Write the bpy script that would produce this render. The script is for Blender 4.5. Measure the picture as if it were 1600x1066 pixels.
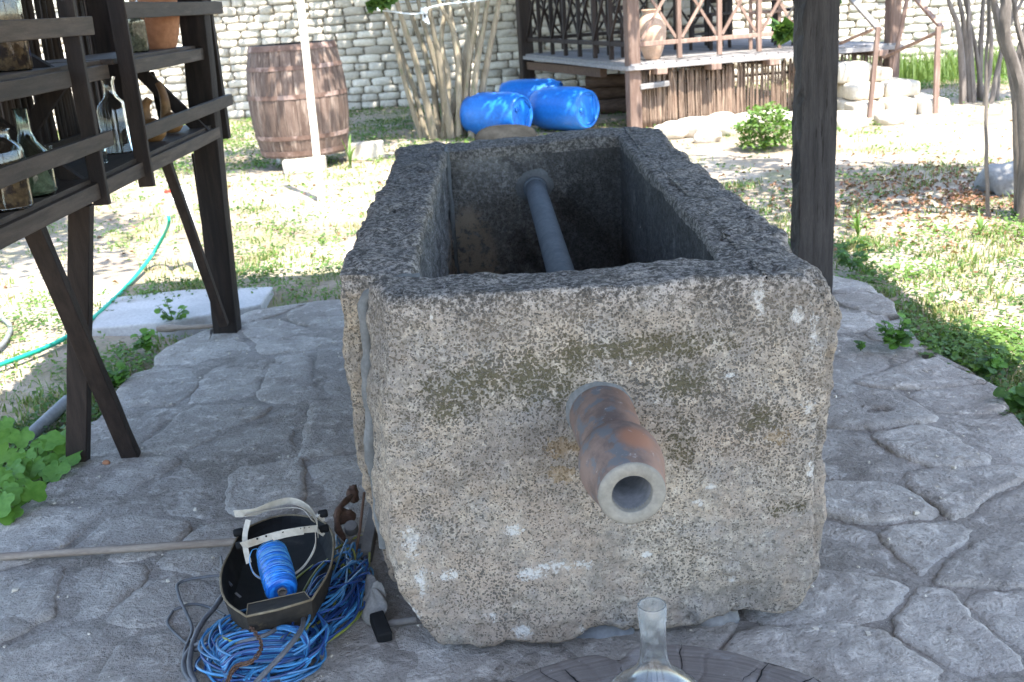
import bpy, bmesh, math, random
import numpy as np
from mathutils import Vector, Matrix, Euler, noise as mnoise, Quaternion

for _o in list(bpy.data.objects):
    bpy.data.objects.remove(_o)
scene = bpy.context.scene
COL = scene.collection
random.seed(11)
rng = np.random.default_rng(11)

# ------------------------------------------------------------------ camera
CAM_H = 1.6
FPX = 1690.0
ROT = Matrix(((0.99759, 0.06937, 0.00122), (-0.01975, 0.30072, -0.95351), (-0.06651, 0.95119, 0.30137)))
cam_data = bpy.data.cameras.new('camera')
cam = bpy.data.objects.new('camera', cam_data)
COL.objects.link(cam)
cam_data.sensor_width = 36.0
cam_data.lens = FPX / 1600.0 * 36.0
cam_data.clip_start = 0.05
cam_data.clip_end = 400.0
cam_data.dof.use_dof = True
cam_data.dof.focus_distance = 2.72
cam_data.dof.aperture_fstop = 7.5
cam.matrix_world = Matrix.Translation((0, 0, CAM_H)) @ ROT.to_4x4()
scene.camera = cam

# ------------------------------------------------------------------ light
SUN_TO = Vector((0.22, -0.42, 1.0)).normalized()          # direction towards the sun
sun_el = math.asin(SUN_TO.z)
sun_az = math.atan2(SUN_TO.x, SUN_TO.y)                   # clockwise from +Y
world = bpy.data.worlds.new('World')
scene.world = world
world.use_nodes = True
_nt = world.node_tree
_bg = _nt.nodes['Background']
_sky = _nt.nodes.new('ShaderNodeTexSky')
_sky.sky_type = 'NISHITA'
_sky.sun_disc = False
_sky.sun_elevation = sun_el
_sky.sun_rotation = sun_az
_nt.links.new(_sky.outputs[0], _bg.inputs[0])
_bg.inputs[1].default_value = 0.15
sl = bpy.data.lights.new('sun', 'SUN')
sl.energy = 3.3
sl.angle = math.radians(0.53)
sl.color = (1.0, 0.95, 0.87)
so = bpy.data.objects.new('sun', sl)
COL.objects.link(so)
so.rotation_euler = (-SUN_TO).to_track_quat('-Z', 'Y').to_euler()
so.location = (0, 0, 12)
scene.view_settings.view_transform = 'Standard'
scene.view_settings.look = 'None'
scene.view_settings.gamma = 1.0
scene.view_settings.exposure = 2.5
scene.view_settings.use_curve_mapping = False
scene.render.engine = 'CYCLES'
scene.cycles.max_bounces = 10
scene.cycles.diffuse_bounces = 5
scene.cycles.transmission_bounces = 10
scene.cycles.transparent_max_bounces = 10


def at(px, py, x=None, y=None, z=None):
    """point of the place seen at this spot of the photograph, on a plane x / y / z = const"""
    d = ROT @ Vector((px - 800, 533 - py, -FPX))
    if z is not None:
        t = (z - CAM_H) / d.z
    elif y is not None:
        t = y / d.y
    else:
        t = x / d.x
    return Vector((0, 0, CAM_H)) + t * d


# ------------------------------------------------------------------ nodes
class G:
    def __init__(s, name):
        s.m = bpy.data.materials.new(name)
        s.m.use_nodes = True
        s.nt = s.m.node_tree
        s.n = s.nt.nodes
        s.b = s.n['Principled BSDF']
        s.b.inputs['Roughness'].default_value = 0.85
        s.b.inputs['Specular IOR Level'].default_value = 0.25

    def new(s, t): return s.n.new(t)

    def put(s, sock, v):
        if isinstance(v, bpy.types.NodeSocket): s.nt.links.new(v, sock)
        elif v is not None:
            if isinstance(v, (tuple, list)) and len(v) == 3 and sock.type == 'RGBA': v = (*v, 1)
            sock.default_value = v

    def pos(s): return s.new('ShaderNodeNewGeometry').outputs['Position']
    def nor(s): return s.new('ShaderNodeNewGeometry').outputs['Normal']
    def obj(s): return s.new('ShaderNodeTexCoord').outputs['Object']
    def rnd(s): return s.new('ShaderNodeObjectInfo').outputs['Random']

    def map(s, v, scale=(1, 1, 1), loc=(0, 0, 0), rot=(0, 0, 0)):
        n = s.new('ShaderNodeMapping')
        s.put(n.inputs[0], v); s.put(n.inputs['Location'], loc); s.put(n.inputs['Rotation'], rot); s.put(n.inputs['Scale'], scale)
        return n.outputs[0]

    def sep(s, v):
        n = s.new('ShaderNodeSeparateXYZ'); s.put(n.inputs[0], v)
        return n.outputs

    def noise(s, v, scale, detail=4, rough=.55, dist=0.0):
        n = s.new('ShaderNodeTexNoise')
        s.put(n.inputs['Vector'], v); s.put(n.inputs['Scale'], scale); s.put(n.inputs['Detail'], detail)
        s.put(n.inputs['Roughness'], rough); s.put(n.inputs['Distortion'], dist)
        return n.outputs['Fac']

    def vor(s, v, scale, feature='F1', rnd=1.0):
        n = s.new('ShaderNodeTexVoronoi'); n.feature = feature
        s.put(n.inputs['Vector'], v); s.put(n.inputs['Scale'], scale); s.put(n.inputs['Randomness'], rnd)
        return n.outputs['Distance']

    def math(s, op, a, b=None, c=None, clamp=False):
        n = s.new('ShaderNodeMath'); n.operation = op; n.use_clamp = clamp
        s.put(n.inputs[0], a)
        if b is not None: s.put(n.inputs[1], b)
        if c is not None: s.put(n.inputs[2], c)
        return n.outputs[0]

    def step(s, v, a, b, lo=0.0, hi=1.0):
        n = s.new('ShaderNodeMapRange'); n.interpolation_type = 'SMOOTHSTEP'
        s.put(n.inputs[0], v); s.put(n.inputs[1], a); s.put(n.inputs[2], b); s.put(n.inputs[3], lo); s.put(n.inputs[4], hi)
        return n.outputs[0]

    def mix(s, f, a, b, blend='MIX'):
        n = s.new('ShaderNodeMix'); n.data_type = 'RGBA'; n.blend_type = blend
        s.put(n.inputs[0], f); s.put(n.inputs[6], a); s.put(n.inputs[7], b)
        return n.outputs[2]

    def bump(s, h, strength=.5, dist=.01, normal=None):
        n = s.new('ShaderNodeBump')
        s.put(n.inputs['Height'], h); s.put(n.inputs['Strength'], strength); s.put(n.inputs['Distance'], dist)
        if normal is not None: s.put(n.inputs['Normal'], normal)
        return n.outputs[0]

    def dist(s, v, c, sc=(1, 1, 1)):
        m = s.map(v, scale=sc, loc=tuple(-c[i] * sc[i] for i in range(3)))
        n = s.new('ShaderNodeVectorMath'); n.operation = 'LENGTH'; s.put(n.inputs[0], m)
        return n.outputs['Value']

    def out(s, col=None, rough=None, normal=None, spec=None, metal=None):
        if col is not None: s.put(s.b.inputs['Base Color'], col)
        if rough is not None: s.put(s.b.inputs['Roughness'], rough)
        if normal is not None: s.put(s.b.inputs['Normal'], normal)
        if spec is not None: s.put(s.b.inputs['Specular IOR Level'], spec)
        if metal is not None: s.put(s.b.inputs['Metallic'], metal)
        return s.m


def simple(name, c1, c2, scale=6, rough=.85, bump=.3, bscale=60, bdist=.004, stretch=(1, 1, 1), spec=.25, var=.25, c3=None, s3=1.5, t3=(.5, .62), metal=0, coord='obj'):
    g = G(name)
    p = g.obj() if coord == 'obj' else g.pos()
    r = g.rnd()
    off = g.new('ShaderNodeVectorMath'); off.operation = 'ADD'
    g.put(off.inputs[0], p)
    cmb = g.new('ShaderNodeCombineXYZ')
    rr = g.math('MULTIPLY', r, 37.0)
    for i in range(3): g.put(cmb.inputs[i], rr)
    g.put(off.inputs[1], cmb.outputs[0])
    q = g.map(off.outputs[0], scale=stretch)
    n = g.noise(q, scale, 6, .62)
    col = g.mix(g.step(n, .32, .68), c1, c2)
    f = g.noise(q, bscale, 4, .6)
    col = g.mix(g.math('MULTIPLY', g.step(f, .3, .7), .35), col, tuple(x * .45 for x in c1))
    if c3 is not None:
        col = g.mix(g.step(g.noise(q, s3, 5, .65), t3[0], t3[1]), col, c3)
    if var:
        h = g.new('ShaderNodeHueSaturation')
        g.put(h.inputs['Color'], col)
        g.put(h.inputs['Value'], g.math('MULTIPLY_ADD', r, 2 * var, 1 - var))
        col = h.outputs[0]
    return g.out(col, rough, g.bump(g.math('ADD', f, g.math('MULTIPLY', n, .6)), bump, bdist), spec, metal)


# ------------------------------------------------------------------ mesh builder
class MB:
    def __init__(s): s.v = []; s.f = []

    def add(s, vs, fs):
        o = len(s.v)
        s.v.extend(tuple(v) for v in vs)
        s.f.extend(tuple(i + o for i in f) for f in fs)
        return s

    def box(s, c, size, rot=None, jit=0.0):
        hx, hy, hz = size[0] / 2, size[1] / 2, size[2] / 2
        vs = [Vector((x, y, z)) for z in (-hz, hz) for y in (-hy, hy) for x in (-hx, hx)]
        if jit: vs = [v + Vector([random.uniform(-jit, jit) for _ in range(3)]) for v in vs]
        if rot is not None: vs = [rot @ v for v in vs]
        c = Vector(c)
        return s.add([v + c for v in vs], [(0, 2, 3, 1), (4, 5, 7, 6), (0, 1, 5, 4), (1, 3, 7, 5), (3, 2, 6, 7), (2, 0, 4, 6)])

    def beam(s, p0, p1, w, h, up=(0, 0, 1), seg=1, jit=0.0, taper=1.0):
        """bar of section w (sideways) x h (along up), from p0 to p1"""
        p0, p1 = Vector(p0), Vector(p1)
        d = (p1 - p0).normalized()
        up = Vector(up)
        if abs(d.dot(up)) > .98: up = Vector((0, 1, 0))
        sd = d.cross(up).normalized(); u = sd.cross(d).normalized()
        vs, fs = [], []
        for i in range(seg + 1):
            t = i / seg
            k = 1 + (taper - 1) * t
            c = p0.lerp(p1, t)
            for a, b in ((-1, -1), (1, -1), (1, 1), (-1, 1)):
                vs.append(c + sd * (a * w / 2 * k + random.uniform(-jit, jit)) + u * (b * h / 2 * k + random.uniform(-jit, jit)))
        for i in range(seg):
            for j in range(4):
                a = i * 4 + j; b = i * 4 + (j + 1) % 4
                fs.append((a, b, b + 4, a + 4))
        fs.append((3, 2, 1, 0)); e = seg * 4
        fs.append((e, e + 1, e + 2, e + 3))
        return s.add(vs, fs)

    def tube(s, pts, r, n=8, cap=True, jit=0.0, flat=1.0):
        pts = [Vector(p) for p in pts]
        m = len(pts)
        rad = r if isinstance(r, (list, tuple)) else [r] * m
        vs, fs = [], []
        t0 = (pts[1] - pts[0]).normalized()
        ref = Vector((0, 0, 1)) if abs(t0.z) < .9 else Vector((1, 0, 0))
        nrm = t0.cross(ref).normalized()
        for i in range(m):
            t = (pts[min(i + 1, m - 1)] - pts[max(i - 1, 0)])
            if t.length < 1e-9: t = t0
            t.normalize()
            nrm = (nrm - t * nrm.dot(t))
            if nrm.length < 1e-6: nrm = t.orthogonal()
            nrm.normalize()
            bn = t.cross(nrm)
            for j in range(n):
                a = 2 * math.pi * j / n
                k = rad[i] * (1 + random.uniform(-jit, jit))
                vs.append(pts[i] + nrm * math.cos(a) * k + bn * math.sin(a) * k * flat)
        for i in range(m - 1):
            for j in range(n):
                a = i * n + j; b = i * n + (j + 1) % n
                fs.append((a, b, b + n, a + n))
        if cap:
            fs.append(tuple(range(n - 1, -1, -1)))
            fs.append(tuple((m - 1) * n + j for j in range(n)))
        return s.add(vs, fs)

    def lathe(s, prof, o=(0, 0, 0), axis=(0, 0, 1), n=32, jit=0.0, closed=False):
        """prof: (radius, height) pairs along the axis"""
        o = Vector(o)
        q = Vector((0, 0, 1)).rotation_difference(Vector(axis).normalized())
        vs, fs = [], []
        for (r, h) in prof:
            for j in range(n):
                a = 2 * math.pi * j / n
                rr = r * (1 + random.uniform(-jit, jit))
                vs.append(o + q @ Vector((rr * math.cos(a), rr * math.sin(a), h)))
        m = len(prof)
        for i in range(m - 1 + (1 if closed else 0)):
            for j in range(n):
                a = (i % m) * n + j; b = (i % m) * n + (j + 1) % n
                c = ((i + 1) % m) * n + (j + 1) % n; d = ((i + 1) % m) * n + j
                fs.append((a, b, c, d))
        if not closed:
            if prof[0][0] > 1e-6: fs.append(tuple(range(n - 1, -1, -1)))
            if prof[-1][0] > 1e-6: fs.append(tuple((m - 1) * n + j for j in range(n)))
        return s.add(vs, fs)

    def mesh(s, name, mat=None, smooth=False, origin=None):
        me = bpy.data.meshes.new(name)
        v = s.v
        if origin is not None:
            o = Vector(origin); v = [Vector(p) - o for p in v]
        me.from_pydata([tuple(p) for p in v], [], s.f)
        me.validate()
        bm = bmesh.new(); bm.from_mesh(me)
        bmesh.ops.remove_doubles(bm, verts=bm.verts, dist=1e-6)
        bmesh.ops.recalc_face_normals(bm, faces=bm.faces)
        bm.to_mesh(me); bm.free()
        if mat is not None:
            for mm in (mat if isinstance(mat, (list, tuple)) else [mat]): me.materials.append(mm)
        if smooth: me.polygons.foreach_set('use_smooth', [True] * len(me.polygons))
        return me

    def build(s, name, mat, parent=None, smooth=False, bevel=0.0, origin=None):
        """link as ONE object; meshes are written in place coordinates"""
        if origin is None: origin = root_loc(parent) if parent is not None else (0, 0, 0)
        me = s.mesh(name, mat, smooth, origin)
        o = bpy.data.objects.new(name, me)
        COL.objects.link(o)
        if parent is not None: o.parent = parent
        else: o.location = origin
        if bevel:
            b = o.modifiers.new('bevel', 'BEVEL'); b.width = bevel; b.segments = 2; b.limit_method = 'ANGLE'; b.angle_limit = math.radians(40)
        if smooth:
            sharp(me, 50)
        return o


def sharp(me, deg):
    try: me.set_sharp_from_angle(angle=math.radians(deg))
    except Exception: pass


def root_loc(o):
    while o.parent is not None: o = o.parent
    return Vector(o.location)


def thing(name, label, cat, loc=(0, 0, 0), group=None):
    o = bpy.data.objects.new(name, None)
    COL.objects.link(o)
    o.location = loc
    o.empty_display_size = .1
    o['label'] = label; o['category'] = cat
    if group: o['group'] = group
    return o


def tag(o, label, cat, group=None, kind=None):
    o['label'] = label; o['category'] = cat
    if group: o['group'] = group
    if kind: o['kind'] = kind
    return o


def struct(o):
    o['kind'] = 'structure'
    return o


def stuff(o, label, cat):
    o['kind'] = 'stuff'; o['label'] = label; o['category'] = cat
    return o


def inst(mesh, name, loc, rot=(0, 0, 0), scale=(1, 1, 1), parent=None):
    o = bpy.data.objects.new(name, mesh)
    COL.objects.link(o)
    if parent is not None:
        o.parent = parent
        loc = Vector(loc) - root_loc(parent)
    o.location = loc; o.rotation_euler = rot; o.scale = scale
    return o


def nz(p, s=1.0, o=0.0):
    return mnoise.noise(Vector((p[0] * s + o, p[1] * s + o * 1.7, p[2] * s - o)))


def interp(t, tab):
    if t <= tab[0][0]: return tab[0][1]
    for (a, va), (b, vb) in zip(tab, tab[1:]):
        if t <= b: return va + (vb - va) * (t - a) / (b - a)
    return tab[-1][1]


def smooth01(a, b, t):
    t = max(0.0, min(1.0, (t - a) / (b - a)))
    return t * t * (3 - 2 * t)


def spline(pts, n=8):
    pts = [Vector(p) for p in pts]
    P = [2 * pts[0] - pts[1]] + pts + [2 * pts[-1] - pts[-2]]
    out = []
    for i in range(1, len(P) - 2):
        for k in range(n):
            t = k / n
            a, b, c, d = P[i - 1], P[i], P[i + 1], P[i + 2]
            out.append(.5 * ((2 * b) + (c - a) * t + (2 * a - 5 * b + 4 * c - d) * t * t + (3 * b - 3 * c + d - a) * t ** 3))
    out.append(pts[-1])
    return out


def remeshed(mb, voxel, iters):
    """one closed skin round overlapping solids, corners worn round"""
    me = mb.mesh('tmp')
    o = bpy.data.objects.new('tmp', me); COL.objects.link(o)
    r = o.modifiers.new('r', 'REMESH'); r.mode = 'VOXEL'; r.voxel_size = voxel
    if iters:
        k = o.modifiers.new('s', 'SMOOTH'); k.factor = .5; k.iterations = iters
    dg = bpy.context.evaluated_depsgraph_get()
    out = bpy.data.meshes.new_from_object(o.evaluated_get(dg))
    bpy.data.objects.remove(o)
    return out


def warp(me, fn):
    for v in me.vertices: v.co = fn(v.co)
    me.update()


def vnormals(me):
    return [Vector(n.vector) for n in me.vertex_normals]


def link_mesh(me, name, mat, parent=None, smooth=True):
    me.name = name
    me.materials.clear()
    for mm in (mat if isinstance(mat, (list, tuple)) else [mat]): me.materials.append(mm)
    me.polygons.foreach_set('use_smooth', [smooth] * len(me.polygons))
    if parent is not None:
        o0 = root_loc(parent)
        for v in me.vertices: v.co -= o0
    o = bpy.data.objects.new(name, me); COL.objects.link(o)
    if parent is not None: o.parent = parent
    return o


def rock(name, c, size, mat, parent=None, amp=.12, sub=3, seed=0, flat=None, sc=1.6, pw=.8):
    """an uneven lump"""
    bm = bmesh.new()
    bmesh.ops.create_icosphere(bm, subdivisions=sub, radius=1)
    c = Vector(c)
    o0 = root_loc(parent) if parent is not None else c
    for v in bm.verts:
        d = v.co.normalized()
        p = Vector([math.copysign(abs(x) ** pw, x) for x in d])
        r = 1 + amp * (nz(d, sc, seed) * 2 + nz(d, sc * 3, seed + 5) * .7 + nz(d, sc * 9, seed) * .25)
        q = p * r
        v.co = Vector((q.x * size[0], q.y * size[1], q.z * size[2]))
        if flat is not None and v.co.z < flat: v.co.z = flat
        v.co += c - o0
    me = bpy.data.meshes.new(name); bm.to_mesh(me); bm.free()
    me.materials.append(mat)
    me.polygons.foreach_set('use_smooth', [True] * len(me.polygons))
    o = bpy.data.objects.new(name, me); COL.objects.link(o)
    if parent is not None: o.parent = parent
    else: o.location = c
    return o
# ------------------------------------------------------------------ materials
def trough_mat(name, inside=False, side=False):
    g = G(name)
    P = g.pos()
    x, y, z = g.sep(P)
    big = g.noise(P, 3.5, 5, .6)
    med = g.noise(P, 17, 6, .7)
    fin = g.noise(P, 62, 8, .78)
    pit = g.noise(P, 150, 4, .6)
    grain = g.noise(P, 260, 2, .5)
    lightc, darkc = (.455, .375, .282), (.27, .236, .20)
    if side: lightc, darkc = (.47, .37, .255), (.27, .215, .16)
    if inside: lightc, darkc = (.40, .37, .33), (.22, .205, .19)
    col = g.mix(g.step(g.math('ADD', big, g.math('MULTIPLY', med, .6)), .62, 1.0), darkc, lightc)
    col = g.mix(g.step(g.noise(P, 9, 6, .7), .50, .66, 0, .65), col, (.27, .258, .238))
    col = g.mix(g.step(g.noise(P, 40, 5, .7), .50, .64, 0, .45), col, (.60, .53, .42))
    col = g.mix(g.step(grain, .35, .65, 0, .30), col, g.mix(.5, col, (.10, .085, .06)))
    wob = g.math('MULTIPLY_ADD', g.noise(P, 20, 8, .8), .85, g.math('MULTIPLY_ADD', fin, .85, -.85))
    def blobmask(lst, lim):
        m = None
        for (px, py, rx, rz) in lst:
            c = at(px, py, y=2.4)
            d = g.dist(P, c, (1 / rx, .3 / rx, 1 / rz))
            d = g.math('MULTIPLY', g.math('SUBTRACT', d, 1.0), .2)
            m = d if m is None else g.math('MINIMUM', m, d)
        return g.step(g.math('ADD', m, wob), lim[0], lim[1])
    moss = 0.0 if inside else blobmask([(740, 600, .12, .05), (840, 590, .12, .06), (700, 640, .06, .03), (880, 600, .05, .05), (1060, 700, .04, .06), (1070, 600, .05, .04), (1190, 660, .05, .04), (1000, 545, .2, .03), (1235, 800, .04, .02)], (.08, -.12))
    col = g.mix(g.step(fin, .53, .40, 0, .62), col, (.15, .132, .105))
    col = g.mix(g.step(g.noise(P, 5.5, 9, .78), .47, .62, 0, .60), col, (.175, .150, .125))
    col = g.mix(g.math('MULTIPLY', g.step(g.noise(P, 2.6, 6, .7), .45, .62), g.step(z, .75, .25, 0, .45)), col, (.40, .29, .205))
    col = g.mix(g.step(g.noise(P, 33, 8, .8), .50, .60, 0, .5), col, (.16, .14, .112))
    # round pores of the tuff, crowded in some areas and sparse in others
    clus = g.noise(P, 4.2, 5, .65)
    Q = g.new('ShaderNodeVectorMath'); Q.operation = 'ADD'
    wn = g.new('ShaderNodeTexNoise'); g.put(wn.inputs['Vector'], P); wn.inputs['Scale'].default_value = 60; wn.inputs['Detail'].default_value = 3
    sc_ = g.new('ShaderNodeVectorMath'); sc_.operation = 'SCALE'; g.put(sc_.inputs[0], wn.outputs['Color']); sc_.inputs['Scale'].default_value = .012
    g.put(Q.inputs[0], P); g.put(Q.inputs[1], sc_.outputs[0])
    v1 = g.vor(Q.outputs[0], 150); v2 = g.vor(Q.outputs[0], 76); v3 = g.vor(Q.outputs[0], 21)
    base_t = g.math('MULTIPLY_ADD', clus, .62, g.math('ADD', g.step(z, .2, .85, -.10, -.0), g.math('MULTIPLY', g.noise(P, 26, 4, .7), .34) if True else 0))
    if not inside: base_t = g.math('ADD', base_t, g.math('MULTIPLY', moss, .17))
    t1 = g.math('SUBTRACT', base_t, .085)
    pm1 = g.step(g.math('SUBTRACT', t1, v1), -.02, .10)
    pm2 = g.step(g.math('SUBTRACT', g.math('SUBTRACT', t1, .12), v2), -.02, .10)
    pm3 = g.step(g.math('SUBTRACT', g.math('MULTIPLY_ADD', fin, .30, -.04 if not side else .02), v3), .0, .05)
    pore = g.math('MAXIMUM', g.math('MAXIMUM', pm1, pm2), pm3)
    pcol = g.mix(g.step(g.noise(P, 14, 4, .6), .4, .6), (.12, .10, .075), (.075, .07, .062))
    if not inside: pcol = g.mix(moss, pcol, (.050, .045, .016))
    col = g.mix(g.math('MULTIPLY', pore, .74), col, pcol)
    if not inside:
        col = g.mix(g.math('MULTIPLY', moss, .22), col, (.095, .083, .042))
        # grey weathered crust of the rim
        edge = g.math('ADD', z, g.math('MULTIPLY_ADD', big, .16, g.math('MULTIPLY_ADD', med, .12, g.math('MULTIPLY_ADD', x, .03, -.145))))
        rim = g.step(edge, .855, .965)
        crust = g.mix(g.step(fin, .43, .58), (.085, .078, .070), (.41, .37, .33))
        crust = g.mix(g.step(g.noise(P, 7, 6, .7), .48, .62, 0, .75), crust, g.mix(g.step(fin, .45, .60), (.050, .047, .043), (.29, .265, .24)))
        crust = g.mix(g.math('MULTIPLY', pore, .55), crust, (.05, .048, .045))
        col = g.mix(g.math('MULTIPLY', rim, .88), col, crust)
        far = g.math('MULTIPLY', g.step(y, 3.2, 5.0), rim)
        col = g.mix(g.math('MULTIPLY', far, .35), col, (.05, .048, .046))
        def blobs(lst, colr, k, col, lim=(.10, -.04)):
            return g.mix(g.math('MULTIPLY', blobmask(lst, lim), k), col, colr)
        col = blobs([(895, 700, .06, .025), (880, 740, .03, .02), (1215, 690, .04, .02)], (.26, .17, .075), .45, col, (.03, -.06))
        col = blobs([(800, 832, .028, .02), (870, 888, .05, .022), (912, 885, .04, .016), (640, 850, .035, .05), (660, 912, .02, .045), (1096, 790, .025, .014), (1112, 764, .02, .010), (1190, 478, .025, .045), (1276, 520, .018, .06), (1276, 740, .02, .06), (1146, 912, .012, .012), (820, 895, .05, .02),
                     (968, 815, .008, .014), (674, 497, .006, .02), (1250, 500, .02, .03), (910, 985, .012, .03), (820, 985, .03, .02), (960, 992, .06, .012), (770, 960, .03, .02), (1010, 870, .02, .01), (1140, 590, .02, .008), (985, 568, .006, .012), (1265, 640, .02, .03), (640, 960, .03, .02), (700, 900, .05, .02)], (.66, .63, .57), .62, col, (-.03, -.16))
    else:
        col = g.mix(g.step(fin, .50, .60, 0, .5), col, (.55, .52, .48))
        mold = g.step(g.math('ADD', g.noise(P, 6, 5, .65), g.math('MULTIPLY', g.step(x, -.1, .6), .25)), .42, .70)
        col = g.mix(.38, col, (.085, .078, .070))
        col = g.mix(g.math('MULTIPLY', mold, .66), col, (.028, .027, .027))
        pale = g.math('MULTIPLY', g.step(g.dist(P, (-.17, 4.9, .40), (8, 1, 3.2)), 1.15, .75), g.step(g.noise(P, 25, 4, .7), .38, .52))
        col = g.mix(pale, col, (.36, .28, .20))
    h = g.math('ADD', g.math('MULTIPLY', pore, -.8), g.math('ADD', g.math('MULTIPLY', fin, 1.0), g.math('MULTIPLY', med, 1.2)))
    nrm = g.bump(h, .9, .0065)
    return g.out(col, .93, nrm, .15)


M = {}
M['trough'] = trough_mat('weathered_tuff')
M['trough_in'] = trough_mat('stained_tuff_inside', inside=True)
M['trough_side'] = trough_mat('brown_tuff', side=True)
M['mortar'] = simple('cement_mortar', (.13, .13, .122), (.19, .19, .18), 12, .8, .25, 90, .002, var=0)
M['cement_pipe'] = simple('cement_coated_pipe', (.11, .125, .135), (.15, .165, .175), 10, .75, .2, 70, .002, var=0)


def patio_mat(name, c1, c2, dirt, amt):
    g = G(name)
    P = g.pos(); r = g.rnd()
    big = g.noise(P, 2.2, 6, .62, .4)
    med = g.noise(P, 14, 6, .7, .3)
    fin = g.noise(P, 75, 5, .7)
    col = g.mix(g.step(big, .35, .65), c1, c2)
    col = g.mix(g.step(med, .48, .74, 0, .85), col, tuple(min(1, q * 1.65) for q in c2))
    col = g.mix(g.step(g.noise(P, 9, 6, .75, .6), .50, .70, 0, amt), col, dirt)
    col = g.mix(g.step(fin, .50, .28, 0, .55), col, (.07, .062, .055))
    col = g.mix(g.step(g.noise(P, 190, 2, .5), .66, .72, 0, .6), col, (.6, .57, .52))
    hs = g.new('ShaderNodeHueSaturation'); g.put(hs.inputs['Color'], col)
    g.put(hs.inputs['Value'], g.math('MULTIPLY_ADD', r, .22, .89))
    h = g.math('ADD', g.math('MULTIPLY', med, 2.0), g.math('MULTIPLY_ADD', fin, .8, g.math('MULTIPLY', g.step(g.vor(P, 42), .0, .35), .25)))
    return g.out(hs.outputs[0], .9, g.bump(h, .95, .014), .2)


M['flag'] = patio_mat('grey_flagstone', (.315, .275, .236), (.42, .375, .325), (.225, .188, .15), .7)
M['joint'] = patio_mat('dusty_joint', (.23, .198, .165), (.33, .29, .25), (.12, .10, .08), .7)
M['slab'] = simple('pale_concrete', (.40, .385, .365), (.50, .48, .46), 4, .85, .2, 60, .003, c3=(.28, .26, .23), s3=3, t3=(.55, .75), var=0)
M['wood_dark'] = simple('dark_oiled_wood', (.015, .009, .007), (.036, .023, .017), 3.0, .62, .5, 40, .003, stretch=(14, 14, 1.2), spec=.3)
M['wood_dark_y'] = simple('dark_oiled_plank', (.032, .022, .016), (.078, .055, .041), 3.0, .62, .5, 40, .003, stretch=(14, 1.2, 14), spec=.3, c3=(.13, .10, .08), s3=2, t3=(.58, .8))
M['wood_black'] = simple('blackened_wood', (.012, .009, .008), (.028, .02, .016), 3.0, .7, .5, 40, .003, stretch=(14, 14, 1.2), spec=.2)
M['wood_post'] = simple('weathered_post', (.034, .030, .028), (.070, .062, .057), 2.6, .8, .8, 30, .004, stretch=(12, 12, .9), spec=.2, c3=(.02, .016, .014), s3=5, t3=(.58, .66), var=0)
M['wood_deck'] = simple('brown_stained_wood', (.18, .115, .088), (.28, .195, .155), 3.0, .75, .4, 40, .003, stretch=(10, 10, 1.0), c3=(.38, .28, .23), s3=3, t3=(.55, .8))  # brown timber, lightened to carry the sunlight on the front post
M['wood_grey'] = simple('greyed_board', (.20, .185, .175), (.33, .31, .30), 3.0, .8, .4, 40, .003, stretch=(1.0, 10, 10))
M['wood_under'] = simple('brown_log', (.10, .06, .04), (.19, .12, .08), 4, .8, .5, 40, .004, stretch=(1, 8, 8))  # brown wood of the logs and edge beam below the deck
M['reed'] = simple('dry_reed', (.16, .105, .075), (.30, .22, .16), 4, .75, .3, 60, .002, stretch=(8, 8, 1), var=.4)
M['reed_dark'] = simple('dark_reed', (.018, .012, .009), (.05, .034, .024), 4, .75, .3, 60, .002, stretch=(8, 8, 1), var=.4)
M['brick'] = simple('adobe_brick', (.52, .47, .39), (.66, .61, .52), 5, .92, .6, 40, .008, c3=(.27, .24, .20), s3=3.5, t3=(.56, .74), var=.22)
M['wallcore'] = simple('mud_mortar', (.22, .20, .17), (.36, .33, .29), 6, .95, .5, 50, .006, var=0)
M['barrel'] = simple('old_barrel_stave', (.095, .062, .048), (.18, .13, .105), 3, .8, .5, 30, .003, stretch=(8, 8, .9), c3=(.30, .235, .19), s3=2.2, t3=(.52, .72), var=.18)
M['hoop'] = simple('rusted_hoop', (.12, .072, .055), (.19, .125, .10), 8, .75, .4, 60, .002, c3=(.28, .2, .17), s3=5, var=.1)
M['bluedrum'] = simple('blue_plastic', (.010, .135, .50), (.016, .17, .57), 3, .38, .08, 30, .002, spec=.45, var=.06)
M['green_hose'] = simple('green_plastic', (.010, .36, .22), (.02, .44, .28), 5, .45, .05, 40, .001, spec=.4, var=0)
M['grey_rubber'] = simple('grey_cable_sheath', (.085, .085, .09), (.14, .14, .145), 15, .55, .1, 80, .001, spec=.35, var=.15)
M['grey_pipe'] = simple('grey_pipe', (.17, .18, .18), (.25, .26, .26), 6, .6, .2, 60, .001, var=0)
M['white_pvc'] = simple('white_pvc', (.70, .69, .66), (.80, .79, .77), 5, .4, .05, 60, .001, spec=.4, var=0)
M['white_paint'] = simple('white_painted_wood', (.66, .60, .48), (.78, .73, .62), 4, .6, .2, 40, .002, stretch=(6, 6, 1), var=0)
M['bark'] = simple('light_bark', (.22, .18, .125), (.34, .29, .21), 6, .85, .5, 50, .004, stretch=(5, 5, 1), c3=(.14, .15, .08), s3=5, t3=(.55, .7), var=.2)
M['bark_dark'] = simple('grey_bark', (.13, .11, .095), (.21, .18, .155), 6, .85, .5, 50, .004, stretch=(5, 5, 1), var=.2)
M['stone_pale'] = simple('pale_limestone', (.50, .44, .35), (.64, .58, .48), 4, .9, .5, 35, .008, c3=(.36, .29, .2), s3=3, t3=(.56, .72), var=.08)
M['stone_grey'] = simple('grey_stone', (.17, .165, .16), (.28, .275, .265), 5, .9, .5, 35, .008, var=.1)
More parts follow.
